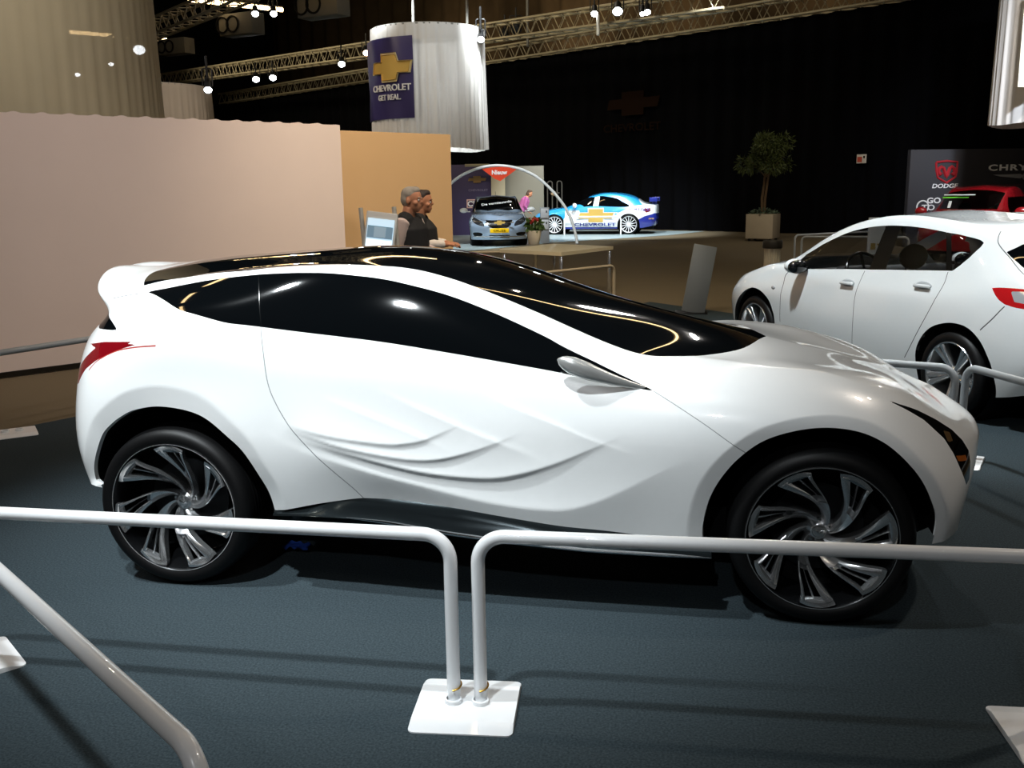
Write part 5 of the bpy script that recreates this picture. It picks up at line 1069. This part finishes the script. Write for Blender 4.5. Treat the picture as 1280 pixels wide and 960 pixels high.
# =====================  people  =====================
def fuse(mb, name, m, parent, voxel=.007, smooth=4):
    o = link_mesh('tmp', mb.V, mb.F, m); md = o.modifiers.new('r', 'REMESH'); md.mode = 'VOXEL'; md.voxel_size = voxel; sm = o.modifiers.new('s', 'SMOOTH'); sm.iterations = smooth; sm.factor = .5
    dg = bpy.context.evaluated_depsgraph_get(); dg.update(); ev = o.evaluated_get(dg); me = bpy.data.meshes.new_from_object(ev, depsgraph=dg)
    me.polygons.foreach_set('use_smooth', np.ones(len(me.polygons), bool)); me.materials.clear(); me.materials.append(m); old = o.data; bpy.data.objects.remove(o); bpy.data.meshes.remove(old)
    r = bpy.data.objects.new(name, me); COL.objects.link(r); r.parent = parent; return r
def head(mb, c, M, s=1.):
    """skull, jaw, nose, ears; local +x is forward"""
    def B(p, r): mb.ball(tuple(np.array(c)+M@(np.array(p)*s)), tuple(np.array(r)*s), 20, 14, M)
    B((0, 0, .035), (.098, .076, .098)); B((.028, 0, -.035), (.066, .060, .075)); B((.055, 0, -.085), (.030, .034, .024)); B((.045, 0, -.055), (.048, .050, .045))
    B((.088, 0, .022), (.014, .045, .014)); B((.098, 0, -.012), (.020, .013, .018)); B((.092, 0, .005), (.014, .010, .022)); B((.088, 0, -.048), (.013, .022, .008)); B((.086, 0, -.062), (.012, .020, .008))
    for y in (-1, 1): B((-.008, y*.078, -.005), (.020, .010, .032)); B((.055, y*.045, -.02), (.03, .025, .025))
def hand(mb, w, d, up, s=1., curl=.6):
    """palm, four unequal fingers, thumb from wrist w along d"""
    M = frame(d, up); mb.ball(tuple(np.array(w)+M@np.array([.045, 0, 0])*s), (.052*s, .040*s, .017*s), 14, 10, M)
    for k, (y, L) in enumerate(((-.030, .070), (-.010, .080), (.010, .076), (.029, .060))):
        p = [np.array([.08, y, 0])]; a = .15
        for q in (.42, .33, .25): p.append(p[-1]+np.array([math.cos(a), 0, -math.sin(a)])*L*q); a += curl
        mb.tube([np.array(w)+M@(x*s) for x in p], [.0095*s, .009*s, .0085*s, .007*s], 8)
    p = [np.array([.02, -.03, 0]), np.array([.05, -.058, -.008]), np.array([.075, -.062, -.022]), np.array([.092, -.052, -.032])]; mb.tube([np.array(w)+M@(x*s) for x in p], [.013*s, .011*s, .0095*s, .008*s], 8)
def person(loc, rz, H, label, skin, hair, shirt, vest, trousers, lean=0., hands=None, group=None, vox=.008, hairback=.0, long=False):
    t = thing('person', label, 'person', loc, rz, group); k = H/1.75
    P = lambda x, y, z: np.array([x*k, y*k, z*k])
    def L(p): p = np.array(p, float); c, s_ = math.cos(lean), math.sin(lean); z0 = .95*k; v = p-[0, 0, z0]; return np.array([v[0]*c+v[2]*s_, v[1], v[2]*c-v[0]*s_])+[0, 0, z0]
    tor = [(.0, 0, .93, .15), (.005, 0, 1.05, .145), (.01, 0, 1.2, .155), (.0, 0, 1.34, .155), (-.01, 0, 1.42, .11), (-.005, 0, 1.47, .065), (.012, 0, 1.56, .058)]
    sh = [P(0, y*.185, 1.41) for y in (-1, 1)]; hands = hands or [P(.28, -.05, 1.02), P(.28, .05, 1.02)]
    elb = []
    for i, y in enumerate((-1, 1)):
        a, b = sh[i], np.array(hands[i]); m_ = (a+b)/2; d = np.linalg.norm(b-a); l = .29*k; h = math.sqrt(max(l*l-(d/2)**2, .0004)); elb.append(m_+np.array([-.75, y*.45, -.45])/np.linalg.norm([-.75, .45, -.45])*h)
    body = MB()
    body.tube([L(P(*q[:3])) for q in tor], [q[3]*k for q in tor], 20, flat=1.18)
    hc = L(P(.035, 0, 1.615)); Mh = rotm(0, lean*.5, 0); head(body, hc, Mh, k)
    for i, y in enumerate((-1, 1)):
        s_, e, w = L(sh[i]), L(elb[i]), L(hands[i]); body.tube([L(P(0, y*.10, 1.40)), s_, s_*.5+e*.5, e, e*.55+w*.45, w], [.07*k, .060*k, .050*k, .041*k, .040*k, .028*k], 12); hand(body, w, (w-e)*.6+np.array([.25, -y*.12, 0])*k, (0, 0, 1) if y else (0, 0, 1), k)
        body.tube([P(0, y*.09, .95), P(.01, y*.10, .72), P(.02, y*.105, .50), P(.0, y*.11, .28), P(-.01, y*.11, .09)], [.09*k, .085*k, .058*k, .055*k, .04*k], 14)
        body.ball(tuple(P(.06, y*.115, .04)), (.13*k, .045*k, .04*k))
    bd = fuse(body, 'body', skin, t, vox)
    def cloth(fn, name, m): mb = MB(); fn(mb); return fuse(mb, name, m, t, vox*1.1)
    def f_shirt(mb):
        mb.tube([L(P(*q[:3])) for q in tor[:6]], [(q[3]+.012)*k for q in tor[:5]]+[.070*k], 20, flat=1.18)
        for i, y in enumerate((-1, 1)):
            s_, e, w = L(sh[i]), L(elb[i]), L(hands[i]); mb.tube([L(P(0, y*.10, 1.40)), s_, s_*.5+e*.5, e, e*.5+w*.5, e*.12+w*.88], [.08*k, .074*k, .066*k, .058*k, .052*k, .042*k], 14)
    def f_vest(mb):
        q2 = [(.0, 0, .90, .172)]+[(a, b, c, d+.024) for a, b, c, d in tor[:5]]; mb.tube([L(P(*q[:3])) for q in q2]+[L(P(-.005, 0, 1.47))], [q[3]*k for q in q2]+[.083*k], 20, flat=1.16)
        for y in (-1, 1): mb.tube([L(P(-.005, y*.06, 1.43)), L(P(-.005, y*.175, 1.405))], [.095*k, .078*k], 12)
        mb.tube([L(P(-.03, y*.02, 1.45)), L(P(-.02, y*.03, 1.50))], [.075*k, .062*k], 12)
    def f_tr(mb):
        mb.tube([P(0, 0, 1.0), P(0, 0, .86)], [.158*k, .155*k], 20, flat=1.18)
        for y in (-1, 1): mb.tube([P(0, y*.09, .92), P(.01, y*.10, .70), P(.02, y*.105, .48), P(.005, y*.11, .08)], [.105*k, .098*k, .080*k, .072*k], 14)
    cloth(f_shirt, 'shirt', shirt)
    if vest is not None: cloth(f_vest, 'waistcoat', vest)
    cloth(f_tr, 'trousers', trousers)
    for y in (-1, 1): mb = MB(); mb.ball(tuple(P(.065, y*.115, .045)), (.145*k, .052*k, .048*k)); mb.box(tuple(P(.06, y*.115, .012)), (.26*k, .09*k, .024*k), None, .01); mb.obj('shoe', MATTE, t)
    hb = MB()
    def HB(p, r): hb.ball(tuple(hc+Mh@(np.array(p)*k)), tuple(np.array(r)*k), 20, 14, Mh)
    HB((-.012, 0, .060), (.092, .079, .076)); HB((-.042, 0, .015), (.066, .078, .080)); HB((.035, 0, .095), (.052, .060, .040))
    if long: HB((-.06, 0, -.03), (.06, .085, .12))
    fuse(hb, 'hair', hair, t, vox, 3)
    eye = mat('eye_white', 'd8d4cc', .3); iris = mat('dark_iris', '20160f', .3)
    for y in (-1, 1):
        mb = MB(); mb.ball(tuple(hc+Mh@(np.array([.084, y*.031, .006])*k)), .0115*k, 10, 8); e_ = mb.obj('eye', eye, t); mb = MB(); mb.ball(tuple(hc+Mh@(np.array([.0925, y*.031, .006])*k)), .0055*k, 8, 6); mb.obj('iris', iris, e_)
        mb = MB(); mb.tube([hc+Mh@(np.array([.094, y*.014, .026])*k), hc+Mh@(np.array([.096, y*.03, .031])*k), hc+Mh@(np.array([.086, y*.05, .026])*k)], .0045*k, 6); mb.obj('eyebrow', hair, t)
    return t
SKIN1 = mat('weathered_skin', 'c98a66', .55); SKIN2 = mat('tan_skin', 'bd805c', .55); GREYH = mat('grey_hair', 'a39a8c', .8, noise=.2); DARKH = mat('dark_brown_hair', '2a1a12', .7); BROWNH = mat('brown_hair', '4a3222', .7)
STRIPE = mat('pale_pink_shirt', 'd9c3b8', .8); VEST = mat('black_waistcoat', '191817', .8); TROU = mat('dark_trousers', '20201f', .85); WSH = mat('white_shirt', 'e2d8cc', .8)
PINK = mat('pink_jumper', 'b05a90', .8)
rr = math.atan2(_r[1], _r[0])
pa = CAM+ray(512, 300)*8.7; k1 = (at(511, 232.5, 8.7)[2]+.012)/1.75
person((pa[0], pa[1], -.012), rr-.30, k1*1.75*.998, 'grey-haired person in black waistcoat and pale pink shirt standing beside the kiosk', SKIN1, GREYH, STRIPE, VEST, TROU, hands=[np.array([.25, .0, 1.12])*k1, np.array([.26, .05, 1.13])*k1])
pb_ = CAM+ray(525.5, 300)*9.3; k2 = (at(526, 236.5, 9.3)[2]+.012)/1.75
person((pb_[0], pb_[1], -.012), rr-.05, k2*1.75*.998, 'dark-haired person in black waistcoat and white shirt behind the grey-haired one', SKIN2, DARKH, WSH, VEST, TROU, hands=[np.array([.29, -.03, 1.18])*k2, np.array([.29, .06, 1.19])*k2])
pc_ = CAM+ray(651, 262)*31.7; 
person((pc_[0], pc_[1], -.011), rr+.1, 1.60, 'person in a pink jumper bending forward behind the silver sedan', SKIN2, BROWNH, PINK, None, TROU, lean=.45, vox=.014, long=True)
# =====================  camera, light, view  =====================
cd = bpy.data.cameras.new('camera'); co = bpy.data.objects.new('camera', cd); COL.objects.link(co)
cd.sensor_fit = 'HORIZONTAL'; cd.sensor_width = 36; cd.lens = 36*FPX/1280; cd.clip_end = 200; cd.clip_start = .05
Mc = Matrix([[_r[i], _u[i], -_fw[i], CAM[i]] for i in range(3)]+[[0, 0, 0, 1]]); co.matrix_world = Mc
SC.camera = co
def spot(name, loc, aim, power, col=(1, 1, 1), size=60, rad=.12, blend=.5):
    l = bpy.data.lights.new(name, 'SPOT'); l.energy = power; l.color = col; l.spot_size = math.radians(size); l.spot_blend = blend; l.shadow_soft_size = rad
    o = bpy.data.objects.new(name, l); COL.objects.link(o); o.location = loc
    o.rotation_euler = (Vector(aim)-Vector(loc)).to_track_quat('-Z', 'Y').to_euler(); return o
COOL = (.90, .97, 1.0); WARM = (1., .80, .55)
spot('stage_spot', (-2.45, -1.45, 8.), (.5, .55, .6), 2900, COOL, 34, .13, 1.)
spot('stage_spot', (.12, -3.6, 8.), (.65, .6, .6), 3500, COOL, 31, .13, 1.)
spot('stage_spot', (3.63, 10.7, 8.), (2.4, 1.2, .6), 500, (1., .95, .9), 40, .13, .8)
spot('stage_spot', (6.5, 1.5, 7.0), (2.4, 1.2, .4), 460, (1., .87, .74), 60, .14, .8)
spot('stage_spot', (1.6, 2.6, 7.0), (4.2, 4.4, .9), 2300, COOL, 48, .14, .6)
spot('stage_spot', (6.0, 9.0, 7.0), (4.0, 6.0, .9), 1200, COOL, 55, .14, .6)
spot('warm_spot', (-.6, 1.6, 6.6), (-2.6, 6.0, 1.5), 640, (1., .87, .80), 78, .3, .9)
spot('warm_spot', (.4, 5.2, 6.2), (-1.3, 8.6, 1.3), 900, (1., .84, .62), 80, .3, .9)
spot('drape_spot', (-5.0, 5.5, 6.2), (-6.8, 12.5, 4.2), 470, (1., .9, .76), 95, .3, .9)
spot('drape_spot', (-7.5, 14.5, 7.0), (-8.5, 20., 3.6), 700, (1., .88, .78), 70, .3, .9)
spot('drape_spot', (-9.8, 16.0, 7.5), (-5.6, 21., 4.2), 480, WARM, 45, .2, .6)
spot('drape_spot', (-2.0, 18.0, 7.5), (-5.0, 21.5, 3.8), 300, COOL, 45, .2, .6)
spot('drape_spot', (7.6, 11.0, 6.6), (9.6, 17, 4.2), 4200, (.80, .88, 1.), 50, .2, .8)  # added to brighten the right-hand white drape; no fixture modelled
spot('display_spot', (-5.5, 19.5, 7.4), (-3.5, 24.6, .7), 3000, COOL, 50, .15, .6)
spot('display_spot', (-2.5, 19.5, 7.4), (-3.4, 24.8, .7), 2000, COOL, 50, .15, .6)
spot('display_spot', (-.5, 24.0, 7.6), (-1.0, 29.8, .7), 4200, COOL, 52, .15, .6)
spot('display_spot', (3.0, 25.0, 7.6), (-.2, 29.8, .7), 2600, COOL, 52, .15, .6)
spot('display_spot', (-6.0, 24.0, 7.6), (-5.0, 29.0, 1.6), 500, WARM, 60, .2, .8)
spot('display_spot', (7.5, 13.5, 7.0), (8.6, 18.6, 1.3), 1300, (1., .95, .9), 85, .15, 1.)
spot('hall_spot', (3.0, 8.0, 9.0), (2.5, 15.0, 0), 1000, (1., .86, .60), 110, .4, 1.)
spot('hall_spot', (4.0, 20.0, 9.0), (4.0, 27.0, .3), 330, (1., .86, .60), 80, .4, 1.)
for s_, p_ in ((-9, 500), (-1, 900), (5, 700), (12, 500), (20, 350)):
    a_ = TP(s_, 2.6, 7.7); b_ = TP(s_, 7, 10.2); spot('drape_fill', tuple(a_), tuple(b_), p_*1.3, (1., .80, .5), 95, .3, 1.)  # added lights to bring up the brown drape; no fixtures there
for s_, p_ in ((-14, 1300), (-6, 1300), (2, 1100), (10, 700)):
    a_ = TP(s_, -10, 9.2); b_ = TP(s_, -2.5, 7.2); spot('truss_fill', tuple(a_), tuple(b_), p_, (1., .88, .62), 100, .3, 1.)  # added lights to brighten the trusses, not lamps mounted on them
spot('warm_spot', (1.8, 4.2, 5.0), (-.4, 5.0, 1.4), 260, (1., .88, .74), 70, .2, .8)  # added fill for the two people by the kiosk, not the wall
def area(name, loc, sx, sy, power, col):
    l = bpy.data.lights.new(name, 'AREA'); l.shape = 'RECTANGLE'; l.size = sx; l.size_y = sy; l.energy = power; l.color = col; o = bpy.data.objects.new(name, l); COL.objects.link(o); o.location = loc; return o
def bulb(loc, power, col, r=.12):  # added fill light without a lamp body
    l = bpy.data.lights.new('fill_point', 'POINT'); l.energy = power; l.color = col; l.shadow_soft_size = r; o = bpy.data.objects.new('fill_point', l); COL.objects.link(o); o.location = loc
bulb((1.2, -8.5, 6.5), 420, (.95, .97, 1.))  # added front fill for the near barriers and carpet
for x, y, z, p in ((-7, -6, 11, 160), (7, -8, 11, 160), (10, 4, 11, 130), (-12, 10, 12, 130), (3, 15, 12, 130), (-14, 28, 12, 120), (14, 22, 12, 120), (-3, 33, 12, 120)): bulb((x, y, z), p, (1., .88, .72))  # added points standing in for the hall's ambient light
wd = bpy.data.worlds.new('hall'); SC.world = wd; wd.use_nodes = True
wd.node_tree.nodes['Background'].inputs[0].default_value = (.9, .85, .8, 1); wd.node_tree.nodes['Background'].inputs[1].default_value = .03
SC.view_settings.view_transform = 'Standard'; SC.view_settings.look = 'None'; SC.view_settings.gamma = 1; SC.view_settings.use_curve_mapping = False; SC.view_settings.exposure = 0
